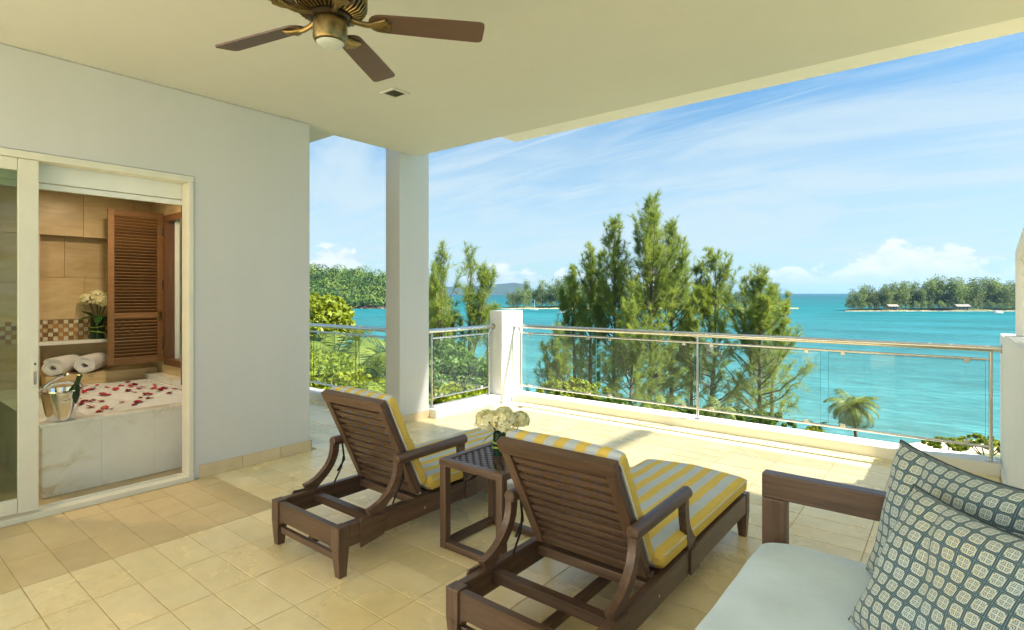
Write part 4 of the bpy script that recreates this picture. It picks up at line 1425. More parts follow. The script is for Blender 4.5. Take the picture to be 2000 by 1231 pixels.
        m = MB(); strip(m, bez((0.935, 0.512), (0.930, 0.42), (0.955, 0.35), (1.005, 0.264), 10), [0.046] * 6 + [0.052, 0.06, 0.072, 0.09, 0.11], x0, x1)
        m.build('front_arm_post', M_woody, t, True)
        MB().prism([(0.955, 0.148), (1.065, 0.148), (1.06, 0.262), (0.955, 0.262)], 'x', x2, x3).build('side_plate', M_woody, t)
        # folding stay
        xs_ = s * 0.298
        MB().tube([(xs_, 0.455, 0.545), (xs_, 0.475, 0.40), (xs_ + s * .004, 0.425, 0.335)], 0.0065, 8).build('stay', M_blackmetal, t, True)
        MB().tube([(xs_, 0.47, 0.43), (xs_ - s * .012, 0.445, 0.36), (xs_ - s * .004, 0.395, 0.268)], 0.0055, 8).build('stay', M_blackmetal, t, True)
        MB().tube([(s * (W - .043), 0.60, 0.20), (s * (W + .004), 0.60, 0.20)], 0.008, 10).build('bolt', M_steel, t, True)
    return t


make_lounger((-2.84, 1.68, 0.0), 'brown wooden sun lounger with yellow striped cushions, nearer the bathroom', 1)
make_lounger((-1.325, 1.64, 0.0), 'brown wooden sun lounger with yellow striped cushions, nearer the sofa', 2, 0.30, 0.822)

# ================================================================== SIDE TABLE
TB = thing('side_table', (-2.125, 2.515, 0), 'square brown side table with pierced lattice top between the loungers', 'table')
hw = 0.238; th_ = 0.524
lg = 0.045
for sx in (-1, 1):
    for sy in (-1, 1):
        a, b = sorted((sx * hw, sx * (hw - lg))); c_, d_ = sorted((sy * hw, sy * (hw - lg)))
        MB().box((a, c_, 0.0), (b, d_, th_ - 0.041), bev=0.003).build('leg', M_woodz, TB)
for s in (-1, 1):
    a, b = sorted((s * hw, s * (hw - lg)))
    MB().box((-hw + lg + .0005, a + .001 * s * 0, 0.004), (hw - lg - .0005, b, 0.042), bev=0.003).build('base_bar', M_wood, TB)
    MB().box((a, -hw + lg + .0005, 0.004), (b, hw - lg - .0005, 0.042), bev=0.003).build('base_bar', M_woody, TB)
    a2, b2 = sorted((s * (hw + .004), s * (hw - 0.042)))
    MB().box((-hw - .004, a2, th_ - 0.040), (hw + .004, b2, th_), bev=0.004).build('top_frame', M_wood, TB)
    MB().box((a2, -hw + 0.0425, th_ - 0.040), (b2, hw - 0.0425, th_ - .0005), bev=0.004).build('top_frame', M_woody, TB)
# pierced panel: rows of lozenge openings, rows offset
pan = MB()
n = 14; ext = hw - 0.043; cs = 2 * ext / n
hole = 0.36 * cs
for i in range(n):
    for j in range(n):
        cx_ = -ext + (i + .5) * cs; cy_ = -ext + (j + .5) * cs
        sq = [(cx_ - cs / 2, cy_ - cs / 2), (cx_, cy_ - cs / 2), (cx_ + cs / 2, cy_ - cs / 2), (cx_ + cs / 2, cy_), (cx_ + cs / 2, cy_ + cs / 2), (cx_, cy_ + cs / 2), (cx_ - cs / 2, cy_ + cs / 2), (cx_ - cs / 2, cy_)]
        if (i + j) % 2:
            pan.add([(x, y, th_ - .006) for x, y in sq], [tuple(range(8))])
            pan.add([(x, y, th_ - .020) for x, y in sq], [tuple(range(8))[::-1]])
            continue
        h_ = cs * 0.44
        ho = [(cx_ - h_, cy_ - h_), (cx_, cy_ - h_), (cx_ + h_, cy_ - h_), (cx_ + h_, cy_), (cx_ + h_, cy_ + h_), (cx_, cy_ + h_), (cx_ - h_, cy_ + h_), (cx_ - h_, cy_)]
        vs_ = [(x, y, th_ - .006) for x, y in sq] + [(x, y, th_ - .006) for x, y in ho] + [(x, y, th_ - .020) for x, y in ho] + [(x, y, th_ - .020) for x, y in sq]
        fs_ = []
        for k in range(8):
            k2 = (k + 1) % 8
            fs_ += [(k, k2, 8 + k2, 8 + k), (8 + k, 8 + k2, 16 + k2, 16 + k), (16 + k, 16 + k2, 24 + k2, 24 + k)]
        pan.add(vs_, fs_)
pan.build('lattice_top', M_wood, TB, fix=False)
vase((-2.135, 2.555, th_), 'dark green vase of cream hydrangeas on the lattice side table',
     [(-0.05, -0.055, 0.205, 0.075), (0.045, 0.0, 0.200, 0.085), (0.085, 0.085, 0.205, 0.06), (-0.02, 0.06, 0.225, 0.06)], 0.135, 0.040,
     [((-.01, -.03, .14), (-.07, -.09, .10), .012, .03)], 60)

# ================================================================== SOFA AND PILLOWS
SF = thing('sofa', (-0.2, 1.6, 0), 'brown wooden sofa with pale grey seat cushion at the lower right', 'sofa')
MB().box((-0.64, 2.52, 0.0), (-0.545, 2.585, 0.624), bev=0.006).build('arm_post', M_woodz, SF, world=True)
MB().box((-0.64, 2.519, 0.625), (0.22, 2.586, 0.728), bev=0.006).build('arm_board', M_wood, SF, world=True)
MB().box((0.12, 2.52, 0.0), (0.22, 2.585, 0.612), bev=0.006).build('arm_post', M_woodz, SF, world=True)
MB().box((-0.62, 0.60, 0.20), (0.25, 2.515, 0.30), bev=0.006).build('seat_frame', M_woody, SF, world=True)
MB().box((0.20, 0.60, 0.301), (0.26, 2.515, 0.80), bev=0.006).build('sofa_back', M_woody, SF, world=True)
for yy in (0.62, 2.40):
    MB().box((-0.60, yy, 0.0), (-0.53, yy + 0.07, 0.199), bev=0.004).build('leg', M_woodz, SF, world=True)
# seat cushion with seams
sc_me = cushion_mesh('seat_cushion', [(0.62, 0.302), (2.512, 0.302)], 0.405, 0.165, M_seat, 8, 0.010)
o = link_mesh('seat_cushion', sc_me, SF, (-0.035, -1.6, 0))
sm = MB()
sm.tube([(-0.640, 0.66, 0.387), (-0.640, 2.48, 0.387)], 0.005, 6)
sm.build('piping', M_seat, SF, True, True)


def pillow(loc_c, U, V_, N_, label, seed, su, sv, thick):
    t = thing('patterned_pillow', loc_c, label, 'pillow', 'patterned pillows on the sofa')
    n = 44
    rr = np.random.RandomState(seed)
    ph = rr.uniform(0, 6.28, 8)
    vs_, uv_ = [], []
    U, V_, N_ = Vector(U).normalized(), Vector(V_).normalized(), None
    N3 = U.cross(V_).normalized(); V3 = N3.cross(U).normalized()
    for side in (1, -1):
        for i in range(n + 1):
            for j in range(n + 1):
                u, v = 2 * i / n - 1, 2 * j / n - 1
                # pulled-in sides leave pointed corners
                pu = u * (1 - 0.10 * (1 - v * v) * abs(u) ** 2)
                pv = v * (1 - 0.10 * (1 - u * u) * abs(v) ** 2)
                prof = max(0.0, (1 - u ** 4)) ** 0.55 * max(0.0, (1 - v ** 4)) ** 0.55
                h = thick * prof
                h += 0.010 * prof * (math.sin(5 * u + 3 * v + ph[0]) + math.sin(7 * v - 4 * u + ph[1])) * 0.6
                cr = max(0, abs(u) + abs(v) - 1.25)
                h += 0.012 * prof ** 0.5 * math.sin(9 * (u - v) + ph[2]) * cr
                # a long soft crease falling from the top corner
                h -= 0.030 * prof * math.exp(-((u + 0.52 - 0.30 * (1 - v)) / 0.10) ** 2) * max(0, v + 0.7) * 0.6
                h = max(h, 0.0015)
                p = U * pu * su + V3 * pv * sv + N3 * (side * h) - Vector((0, 0, 0.02)) * (1 - v) * prof
                vs_.append(p[:]); uv_.append(((u + 1) / 2, (v + 1) / 2))
    m1 = (n + 1) ** 2
    F_ = []
    for s in range(2):
        for i in range(n):
            for j in range(n):
                a = s * m1 + i * (n + 1) + j; b = a + n + 1
                F_.append((a, b, b + 1, a + 1) if s == 0 else (a, a + 1, b + 1, b))
    rim = [(i, 0) for i in range(n)] + [(n, j) for j in range(n)] + [(i, n) for i in range(n, 0, -1)] + [(0, j) for j in range(n, 0, -1)]
    for (i, j), (k, l) in zip(rim, rim[1:] + rim[:1]):
        a = i * (n + 1) + j; b = k * (n + 1) + l
        F_.append((a, a + m1, b + m1, b))
    me = fast_mesh('pillow_cover', np.array(vs_), np.array(F_), M_pillow)
    lay = me.uv_layers.new(name='uv')
    idx = np.zeros(len(me.loops), dtype=np.int32); me.loops.foreach_get('vertex_index', idx)
    lay.data.foreach_set('uv', np.array(uv_, dtype=np.float32)[idx].ravel())
    me.polygons.foreach_set('use_smooth', [True] * len(me.polygons))
    link_mesh('cover', me, t)
    # piping round the seam
    pts = []
    for (i, j) in rim + rim[:1]:
        a = Vector(vs_[i * (n + 1) + j]); b = Vector(vs_[m1 + i * (n + 1) + j]); pts.append((a + b) / 2)
    MB().tube(pts, 0.0045, 6, cap=False).build('piping', M_navy_cloth, t, True)
    return t


M_navy_cloth = simple('navy_piping', (0.05, 0.07, 0.085), 0.85)


def pillow_from(bl, tl, br, label, seed, thick):
    bl, tl, br = Vector(bl), Vector(tl), Vector(br)
    U, V_ = br - bl, tl - bl
    c_ = bl + U / 2 + V_ / 2
    return pillow(c_, U, V_, None, label, seed, U.length / 2, V_.length / 2, thick)


pillow_from((-0.29, 2.46, 0.49), (-0.105, 2.44, 0.945), (0.085, 2.07, 0.475), 'lattice patterned pillow leaning in the far sofa corner', 3, 0.085)
pillow_from((-0.25, 2.00, 0.470), (-0.10, 2.17, 0.890), (0.13, 1.62, 0.470), 'lattice patterned pillow in front, nearest the viewer', 9, 0.085)

# ================================================================== LAND, SEA, ISLANDS
ZS = -13.5                    # sea level
SEA = MB()
# rings growing outwards so the water reaches the horizon
rr_ = [60, 200, 700, 2500, 6000, 12000]
SEA.add([(0, 0, ZS)] + [(q * math.cos(2 * PI * k / 64), q * math.sin(2 * PI * k / 64), ZS) for q in rr_ for k in range(64)],
        [(0, 1 + k, 1 + (k + 1) % 64) for k in range(64)] + [(1 + i * 64 + k, 1 + (i + 1) * 64 + k, 1 + (i + 1) * 64 + (k + 1) % 64, 1 + i * 64 + (k + 1) % 64) for i in range(len(rr_) - 1) for k in range(64)])
SEAO = SEA.build('sea', M_sea, fix=False)
tag(SEAO, kind='structure')
SEAO.data.flip_normals() if SEAO.data.polygons[5].normal.z < 0 else None

# ground between the building and the water
rs = np.random.RandomState(3)
rows = []
cols = list(range(-1500, 2900, 60))
G = MB()
prof_d = [(14, -12.2), (30, -12.1), (44, -12.2), (50, -12.5), (55, -13.0), (59, -13.6), (64, -14.4)]
for px in cols:
    shore = 1.0 + 0.06 * math.sin(px * 0.006) + 0.03 * math.sin(px * 0.021)
    if px < 900: shore *= 1.0 + (900 - px) * 0.00035
    for k, (d_, z_) in enumerate(prof_d):
        X_, Y_ = xy(px, d_ * (shore if k > 1 else 1))
        G.v.append((X_, Y_, z_ + rs.uniform(-.08, .08)))
nk = len(prof_d)
for i in range(len(cols) - 1):
    for k in range(nk - 1):
        G.f.append((i * nk + k, (i + 1) * nk + k, (i + 1) * nk + k + 1, i * nk + k + 1)); G.mi.append(1 if k >= 3 else 0)
GR = G.build('ground', [M_soil, M_sand], smooth=True, fix=False)
tag(GR, kind='structure')
if GR.data.polygons[0].normal.z < 0: GR.data.flip_normals()
tag(MB().box((-60, -60, -13.4), (60, 14, -12.25)).build('garden_ground', M_soil), kind='structure')

# lower roof ledge seen through the short railing
LR = thing('lower_roof', (-9, 12, -3.4), 'grey concrete edge of a lower roof below the short railing', 'roof')
MB().box((-12.5, 9.2, -3.9), (-5.6, 9.45, -3.05), bev=0.02).build('parapet', M_conc, LR, world=True)
MB().box((-12.5, 6.6, -3.9), (-5.6, 9.199, -3.45)).build('roof_slab', M_conc, LR, world=True)
MB().box((-12.5, 6.6, -12.3), (-5.6, 9.4, -3.901)).build('wall', M_conc, LR, world=True)


# ------------------------------------------------------------------ trees
def tri_leaves(centers, dirs, length, width, rs_, spread=0.5, droop=0.15):
    """thin pointed leaves as single triangles"""
    n = len(centers)
    d = dirs + rs_.normal(size=(n, 3)) * spread
    d[:, 2] -= droop
    d /= np.linalg.norm(d, axis=1)[:, None]
    r_ = rs_.normal(size=(n, 3))
    s = np.cross(d, r_); s /= np.linalg.norm(s, axis=1)[:, None]
    L_ = length * rs_.uniform(0.6, 1.3, (n, 1)); w_ = width * rs_.uniform(0.7, 1.3, (n, 1))
    a = centers - s * w_ * 0.5; b = centers + s * w_ * 0.5; c_ = centers + d * L_
    V_ = np.stack([a, b, c_], 1).reshape(-1, 3)
    F_ = np.arange(3 * n).reshape(-1, 3)
    return V_, F_


def quad_leaves(centers, size, rs_, up=0.3):
    n = len(centers)
    nrm = rs_.normal(size=(n, 3)); nrm[:, 2] += up; nrm /= np.linalg.norm(nrm, axis=1)[:, None]
    a = np.cross(nrm, rs_.normal(size=(n, 3))); a /= np.linalg.norm(a, axis=1)[:, None]
    b = np.cross(nrm, a)
    s = size * rs_.uniform(0.6, 1.3, (n, 1))
    V_ = np.stack([centers + a * s * 0.62, centers + b * s * 0.34, centers - a * s * 0.62, centers - b * s * 0.34], 1).reshape(-1, 3)
    return V_, np.arange(4 * n).reshape(-1, 4)


def casuarina(loc, h, spread, label, seed, nb=85, bare=0.14, tops=3, lean=(0, 0), mat_=None, dens=1.0, group='casuarina trees on the shore'):
    """feathery she-oak: tapered leader, rising limbs, wispy sprays"""
    t = thing('casuarina_tree', loc, label, 'tree', group)
    rs_ = np.random.RandomState(seed)
    tr = MB()
    K = 12
    wob = rs_.normal(size=(K + 1, 2)).cumsum(0) * h * 0.004
    line = [np.array([wob[k, 0] + lean[0] * (k / K) ** 1.5, wob[k, 1] + lean[1] * (k / K) ** 1.5, h * k / K]) for k in range(K + 1)]
    def on(tt):
        q = min(K - 1e-6, max(0, tt * K)); i = int(q); return line[i] * (1 - q + i) + line[i + 1] * (q - i)
    r0 = 0.011 * h + 0.05
    tr.tube(line, [r0 * (1 - 0.93 * k / K) for k in range(K + 1)], 8)
    leaders = [(on, 1.0, 0.0)]
    C, D = [], []
    spray_c, spray_d = [], []
    def limb(base, tt, L_, az_=None):
        az_ = rs_.uniform(0, 2 * PI) if az_ is None else az_
        low = max(0.0, 1 - tt / 0.45)
        el_ = R(rs_.uniform(14, 40) + 28 * tt ** 1.5 - 12 * low)
        dr_ = np.array([math.cos(az_) * math.cos(el_), math.sin(az_) * math.cos(el_), math.sin(el_)])
        lift = 0.50 * (1 - low) + 0.08
        n_ = 8
        pts = []
        for k in range(n_ + 1):
            q = k / n_
            pts.append(base + dr_ * L_ * q * (1 - 0.18 * q) + np.array([0, 0, lift * L_ * q ** 2.2 - 0.10 * L_ * q]) + rs_.normal(size=3) * 0.025 * L_ * q)
        tr.tube(pts, [max(0.010, 0.016 * L_ * (1 - 0.9 * k / n_)) for k in range(n_ + 1)], 4, cap=False)
        nsub = int((5 + 4.0 * L_) * dens)
        for s in range(nsub):
            q = 0.25 + 0.75 * rs_.rand() ** 0.75
            i = min(n_ - 1, int(q * n_)); u = q * n_ - i
            p = pts[i] * (1 - u) + pts[i + 1] * u
            tg = pts[i + 1] - pts[i]; tg = tg / np.linalg.norm(tg)
            sd = tg * 0.8 + rs_.normal(size=3) * 0.5 + np.array([0, 0, 0.40 - 0.6 * low])
            sd /= np.linalg.norm(sd)
            sl = rs_.uniform(0.35, 1.0) * (0.50 + 0.15 * L_) * (1.25 - 0.5 * q)
            m_ = int(15 + 24 * sl)
            tpar = rs_.rand(m_, 1)
            bend = np.array([[0, 0, -0.15 - 0.35 * low]]) * (tpar ** 2) * sl
            C.append(p + sd * sl * tpar + bend + rs_.normal(size=(m_, 3)) * 0.03)
            D.append(np.repeat(sd[None], m_, 0))
    for b_ in range(nb):
        tt = bare + (0.985 - bare) * ((b_ + rs_.rand()) / nb) ** 0.85
        # conical, uneven outline; the limbs turn up into plumes, the lowest hang out level
        limb(on(tt), tt, spread * (0.17 + 1.25 * (1 - tt) ** 0.85) * rs_.uniform(0.35, 1.2) * (0.7 if tt < bare + 0.06 else 1))
    # side leaders make the crown many-tipped
    for b_ in range(tops):
        t0 = rs_.uniform(0.38, 0.66); b0 = on(t0); a = rs_.uniform(0, 2 * PI)
        out_ = h * rs_.uniform(0.055, 0.10) * (1.15 - t0)
        top_z = h * rs_.uniform(0.80, 0.95)
        lp = [b0 + np.array([math.cos(a) * out_ * 2 * q ** 0.7, math.sin(a) * out_ * 2 * q ** 0.7, (top_z - b0[2]) * q]) for q in [k / 7 for k in range(8)]]
        tr.tube(lp, [0.05 * (1 - 0.85 * k / 7) + 0.01 for k in range(8)], 5, cap=False)
        for k in range(20):
            q = rs_.uniform(0.15, 0.99) * 7; i = min(6, int(q)); p = lp[i] * (1 - q + i) + lp[i + 1] * (q - i)
            limb(p, 0.7 + 0.25 * q / 7, spread * 0.34 * (1.08 - 0.85 * q / 7) * rs_.uniform(0.5, 1.2))
        for k in range(16):
            C.append(lp[-1] + rs_.normal(size=(8, 3)) * np.array([0.08, 0.08, 0.22])); D.append(np.repeat(np.array([[0, 0, 1.0]]), 8, 0) + rs_.normal(size=(8, 3)) * 0.3)
    # tip plumes
    for k in range(60):
        p = on(rs_.uniform(0.80, 1.0))
        C.append(p + rs_.normal(size=(8, 3)) * np.array([0.12, 0.12, 0.15])); D.append(np.repeat(np.array([[0, 0, 1.0]]), 8, 0) + rs_.normal(size=(8, 3)) * 0.3)
    C = np.concatenate(C); D = np.concatenate(D)
    V_, F_ = tri_leaves(C, D, 0.42, 0.024, rs_, 0.52, 0.08)
    tr.build('trunk', M_bark, t, True, fix=False)
    link_mesh('crown', fast_mesh('crown', V_, F_, mat_ or M_needle), t)
    return t


ZG = -12.4
def near_tree(px, depth, top_y, spread, label, seed, **kw):
    X_, Y_ = xy(px, depth)
    h = (HZ - top_y) / FPX * depth + CAMH - ZG
    return casuarina((X_, Y_, ZG), h, spread, label, seed, **kw)


near_tree(1268, 52, 402, 5.6, 'tallest casuarina tree in the middle of the group', 1, nb=120)
near_tree(1318, 54, 438, 4.6, 'tall casuarina just right of the tallest tree', 2, nb=105)
near_tree(1200, 53, 435, 4.3, 'tall pointed casuarina left of the tallest tree', 3, nb=100)
near_tree(1155, 55, 488, 3.5, 'slim casuarina second from the left in the shore group', 4, nb=80)
near_tree(1120, 57, 522, 2.6, 'leftmost slender casuarina of the shore group', 5, nb=70)
near_tree(1392, 51, 500, 4.8, 'open casuarina with a bare dark trunk right of the tall group', 6, nb=85)
near_tree(1482, 48, 548, 5.2, 'rightmost casuarina overhanging the water', 7, nb=95)
near_tree(1505, 52, 560, 2.6, 'thin casuarina top behind the rightmost shore tree', 17, nb=60)
near_tree(1088, 50, 648, 3.0, 'young bushy casuarina low beside the pier', 8, nb=60, bare=0.05)
near_tree(1235, 46, 600, 3.4, 'lower yellowish casuarina in front of the tall group', 9, nb=70, bare=0.06)
near_tree(1350, 55, 600, 2.8, 'low casuarina filling between the tall and the open tree', 10, nb=55, bare=0.06)
near_tree(868, 34, 486, 3.0, 'left casuarina of the pair seen past the column', 11, nb=34, bare=0.3, dens=0.7, tops=3)
near_tree(916, 35, 494, 3.0, 'right casuarina of the pair seen past the column', 12, nb=34, bare=0.3, dens=0.7, tops=3)
near_tree(846, 37, 530, 2.2, 'casuarina half hidden by the column', 13, nb=45, bare=0.2)
near_tree(940, 36, 600, 2.0, 'small casuarina leaning beside the low pier', 14, nb=36, bare=0.3, lean=(0.8, 0.3))


def bush(name, loc, rx, ry, rz, label, seed, mat_, leaf=0.28, clumps=46, per=90, cat='bush', trunk=0.0, group=None):
    t = thing(name, loc, label, cat, group)
    rs_ = np.random.RandomState(seed)
    C = []
    for k in range(clumps):
        d = rs_.normal(size=3); d /= np.linalg.norm(d); d[2] = abs(d[2]) * 1.1 - 0.25
        c_ = d * np.array([rx, ry, rz]) * rs_.uniform(0.45, 1.0) + np.array([0, 0, trunk + rz * 0.7])
        s = rs_.uniform(0.16, 0.34) * min(rx, rz)
        q = rs_.normal(size=(per, 3)); q /= np.linalg.norm(q, axis=1)[:, None]
        C.append(c_ + q * s * rs_.uniform(0.5, 1.05, (per, 1)))
    C = np.concatenate(C)
    V_, F_ = quad_leaves(C, leaf, rs_)
    st = MB()
    for k in range(5):
        a = k * 1.26 + rs_.rand()
        tip = np.array([math.cos(a) * rx * 0.6, math.sin(a) * ry * 0.6, trunk + rz * 0.9])
        st.tube([(0.05 * math.cos(a), 0.05 * math.sin(a), 0), (tip[0] * .25, tip[1] * .25, trunk * .7 + rz * .25), tuple(tip)], [0.10 + trunk * .02, 0.06, 0.02], 6)
    st.build('trunk', M_bark, t, True, fix=False)
    link_mesh('crown', fast_mesh('crown', V_, F_, mat_), t)
    return t


def palm(loc, trunk_h, fl, label, seed, nf=20, lean=0.3, mat_=None, group='palms below the terrace'):
    t = thing('palm_tree', loc, label, 'palm', group)
    rs_ = np.random.RandomState(seed)
    la = rs_.uniform(0, 6.28)
    pts = [(lean * math.cos(la) * (k / 8) ** 2, lean * math.sin(la) * (k / 8) ** 2, trunk_h * k / 8) for k in range(9)]
    MB().tube(pts, [0.17 - 0.08 * k / 8 for k in range(9)], 10).build('trunk', M_bark, t, True)
    top = np.array(pts[-1])
    for f in range(nf):
        az_ = 2 * PI * f * 0.382 + rs_.uniform(-.2, .2)
        u = f / nf
        el_ = R(78 - 95 * u + rs_.uniform(-8, 8))
        L_ = fl * rs_.uniform(0.85, 1.1)
        V_, F_ = [], []
        n_ = 26
        rach = []
        p = top.copy(); e = el_
        for k in range(n_ + 1):
            rach.append(p.copy())
            e -= R((2.2 + 2.8 * u) * (1 + k / n_ * 1.3))
            p = p + np.array([math.cos(az_) * math.cos(e), math.sin(az_) * math.cos(e), math.sin(e)]) * L_ / n_
        fm_ = MB(); fm_.tube([tuple(q) for q in rach], [0.022 * (1 - 0.85 * k / n_) + 0.004 for k in range(n_ + 1)], 4)
        V_ = list(fm_.v); F4 = [f_ for f_ in fm_.f if len(f_) == 4]
        side = np.array([-math.sin(az_), math.cos(az_), 0])
        for k in range(3, n_ + 1):
            q = k / n_
            fwd = rach[min(k, n_)] - rach[k - 1]; fwd /= np.linalg.norm(fwd)
            ll = fl * 0.30 * math.sin(PI * min(1, 0.12 + q * 0.86)) ** 0.7
            for s in (-1, 1):
                for sub in (0.0, 0.5):
                    b0 = rach[k - 1] * (1 - sub) + rach[k] * sub
                    d = side * s * 0.82 + fwd * 0.55 + np.array([0, 0, -0.25 - 0.35 * rs_.rand()])
                    d /= np.linalg.norm(d)
                    mid = b0 + d * ll * 0.55; tip = b0 + d * ll + np.array([0, 0, -0.22 * ll])
                    w_ = fwd * 0.023 * (fl / 2.4)
                    i0 = len(V_)
                    V_ += [tuple(b0 - w_ * .5), tuple(b0 + w_ * .5), tuple(mid + w_), tuple(mid - w_), tuple(tip)]
                    F4 += [(i0, i0 + 1, i0 + 2, i0 + 3), (i0 + 3, i0 + 2, i0 + 4, i0 + 4)]
        me = bpy.data.meshes.new('frond')
        me.from_pydata(V_, [], [f_ if f_[2] != f_[3] else f_[:3] for f_ in F4])
        me.materials.append(mat_ or M_frond)
        link_mesh('frond', me, t)
    return t


def at_px(px, py, depth):
    X_, Y_ = xy(px, depth)
    return X_, Y_, CAMH - (py - HZ) / FPX * depth


def palm_px(px, py, depth, fl, label, seed, **kw):
    X_, Y_, Z_ = at_px(px, py, depth)
    palm((X_, Y_, ZG), Z_ - ZG, fl, label, seed, **kw)


palm_px(1675, 800, 44, 2.5, 'coconut palm standing against the open water at right', 1, nf=22, lean=0.5)
palm_px(1600, 838, 45, 1.2, 'small palm tuft left of the coconut palm', 2, nf=12, lean=0.2)
palm_px(705, 765, 17, 2.6, 'large palm with arching fronds left of the column', 3, nf=24)
palm_px(752, 820, 14, 2.2, 'palm crown low behind the column foot', 4, nf=20)
palm_px(640, 702, 20, 2.2, 'palm with upright fronds below the yellow tree', 5, nf=18)
palm_px(738, 702, 30, 2.6, 'palm tips reaching above the rail beside the column', 6, nf=18)
palm_px(690, 840, 13, 1.8, 'small palm at the kerb left of the column', 16, nf=16)
palm_px(1285, 800, 38, 1.9, 'yellow palm under the tallest casuarina', 7, nf=16)
palm_px(1400, 805, 38, 1.7, 'yellow palm beside the middle railing post', 8, nf=16)
palm_px(1262, 812, 36, 1.5, 'low palm left of the yellow palm', 9, nf=14)


def bush_px(name, px, top_y, depth, w_, label, seed, mat_, hgt=None, **kw):
    """a bush whose crown tops out at photo row top_y"""
    X_, Y_, Zt = at_px(px, top_y, depth)
    h = hgt or w_
    trunk = max(0.0, (Zt - ZG) - h * 1.75)
    return bush(name, (X_, Y_, ZG), w_, w_, h, label, seed, mat_, trunk=trunk, **kw)


bush_px('leafy_tree', 632, 572, 42, 2.6, 'yellow green tree at the left edge below the hill', 1, M_ytree, hgt=2.6, leaf=0.34, clumps=80, per=110, cat='tree')
bush_px('leafy_tree', 590, 585, 44, 3.2, 'yellow green tree half behind the wall edge', 21, M_ytree, hgt=3.0, leaf=0.34, clumps=80, per=100, cat='tree')
bush_px('leafy_tree', 640, 672, 15, 1.5, 'bright lime tree behind the left railing glass', 2, M_bush, hgt=1.8, leaf=0.12, clumps=110, per=130, cat='tree')
bush_px('leafy_tree', 608, 668, 17, 1.6, 'lime green tree at the left end of the railing', 3, M_bush, hgt=1.8, leaf=0.12, clumps=100, per=120, cat='tree')
bush_px('leafy_tree', 870, 655, 22, 1.7, 'leafy green tree behind the short railing', 4, M_bush2, hgt=1.8, leaf=0.16, clumps=90, per=110, cat='tree')
bush_px('leafy_tree', 925, 688, 20, 1.2, 'small green tree behind the short railing by the pier', 5, M_bush2, hgt=1.3, leaf=0.14, clumps=70, per=110, cat='tree')
bush_px('leafy_tree', 815, 690, 18, 1.6, 'green tree hidden partly by the column', 6, M_bush2, hgt=1.5, leaf=0.14, clumps=70, per=110, cat='tree')
bush_px('leafy_tree', 880, 745, 13, 1.1, 'green bush top under the short railing', 7, M_bush, hgt=0.9, leaf=0.10, clumps=60, per=110)
bush_px('hedge_bush', 1120, 738, 36, 2.6, 'pale olive bushes behind the railing near the pier', 8, M_ytree, hgt=1.0, leaf=0.2, clumps=70, per=100)
bush_px('hedge_bush', 1190, 770, 34, 1.8, 'low green bush behind the first glass joint', 9, M_bush2, hgt=0.9, leaf=0.18, clumps=50, per=100)
bush_px('hedge_bush', 1345, 790, 40, 2.4, 'low green bush left of the railing post', 10, M_bush2, hgt=0.9, leaf=0.2, clumps=50, per=90)
bush_px('hedge_bush', 1480, 800, 42, 2.6, 'low green bush under the rightmost casuarina', 11, M_bush2, hgt=0.9, leaf=0.2, clumps=50, per=90)
bush_px('hedge_bush', 1590, 836, 40, 1.3, 'low bush beside the small palm tuft', 12, M_bush, hgt=0.5, leaf=0.18, clumps=40, per=80)
bush_px('hedge_bush', 1850, 856, 42, 1.6, 'bright green hedge by the water, left piece', 13, M_bush, hgt=0.55, leaf=0.18, clumps=50, per=90)
bush_px('hedge_bush', 1925, 850, 42, 2.0, 'bright green hedge by the water beside the end post', 14, M_bush, hgt=0.7, leaf=0.18, clumps=60, per=90)

# ------------------------------------------------------------------ islands and far land
def land_ridge(name, px0, px1, depth, thick, heights, mat_, base_rows, kind='structure', label=None, nseg=60, jitter=0.0, seed=1):
    """a mound whose skyline follows heights(u) in metres above the sea"""
    rs_ = np.random.RandomState(seed)
    prof = [(-1.0, -0.6), (-0.92, 0.02), (-0.75, 0.18), (-0.45, 0.62), (-0.15, 0.94), (0.0, 1.0), (0.4, 0.7), (1.0, -0.1)]
    b = MB()
    for i in range(nseg + 1):
        u = i / nseg
        px = px0 + (px1 - px0) * u
        for k, (o_, hh) in enumerate(prof):
            X_, Y_ = xy(px, depth + o_ * thick)
            H_ = heights(u)
            b.v.append((X_, Y_, ZS + (hh * H_ if hh > 0.05 else hh * 1.2) + (rs_.uniform(-1, 1) * jitter * H_ if hh > .1 else 0)))
    np_ = len(prof)
    for i in range(nseg):
        for k in range(np_ - 1):
            b.f.append((i * np_ + k, (i + 1) * np_ + k, (i + 1) * np_ + k + 1, i * np_ + k + 1)); b.mi.append(0 if k > 1 else 1)
    o = b.build(name, [mat_, base_rows], smooth=True, fix=False)
    if o.data.polygons[np_ * 3 + 3].normal.z < 0: o.data.flip_normals()
    tag(o, label, kind=kind)
    return o


def lerp_pts(pts):
    def f(u):
        for (a, ha), (b, hb) in zip(pts[:-1], pts[1:]):
            if u <= b:
                q = (u - a) / (b - a); q = q * q * (3 - 2 * q); return ha + (hb - ha) * q
        return pts[-1][1]
    return f


# low sandy islands
land_ridge('island', 1650, 2300, 470, 22, lerp_pts([(0, 0.3), (0.03, 1.6), (0.5, 2.2), (1, 2.0)]), M_soil, M_sand, label='sandy island at right')
land_ridge('island', 978, 1560, 540, 26, lerp_pts([(0, 0.3), (0.05, 1.8), (0.5, 2.4), (0.95, 1.5), (1, 0.3)]), M_soil, M_sand, label='sandy island at the centre')


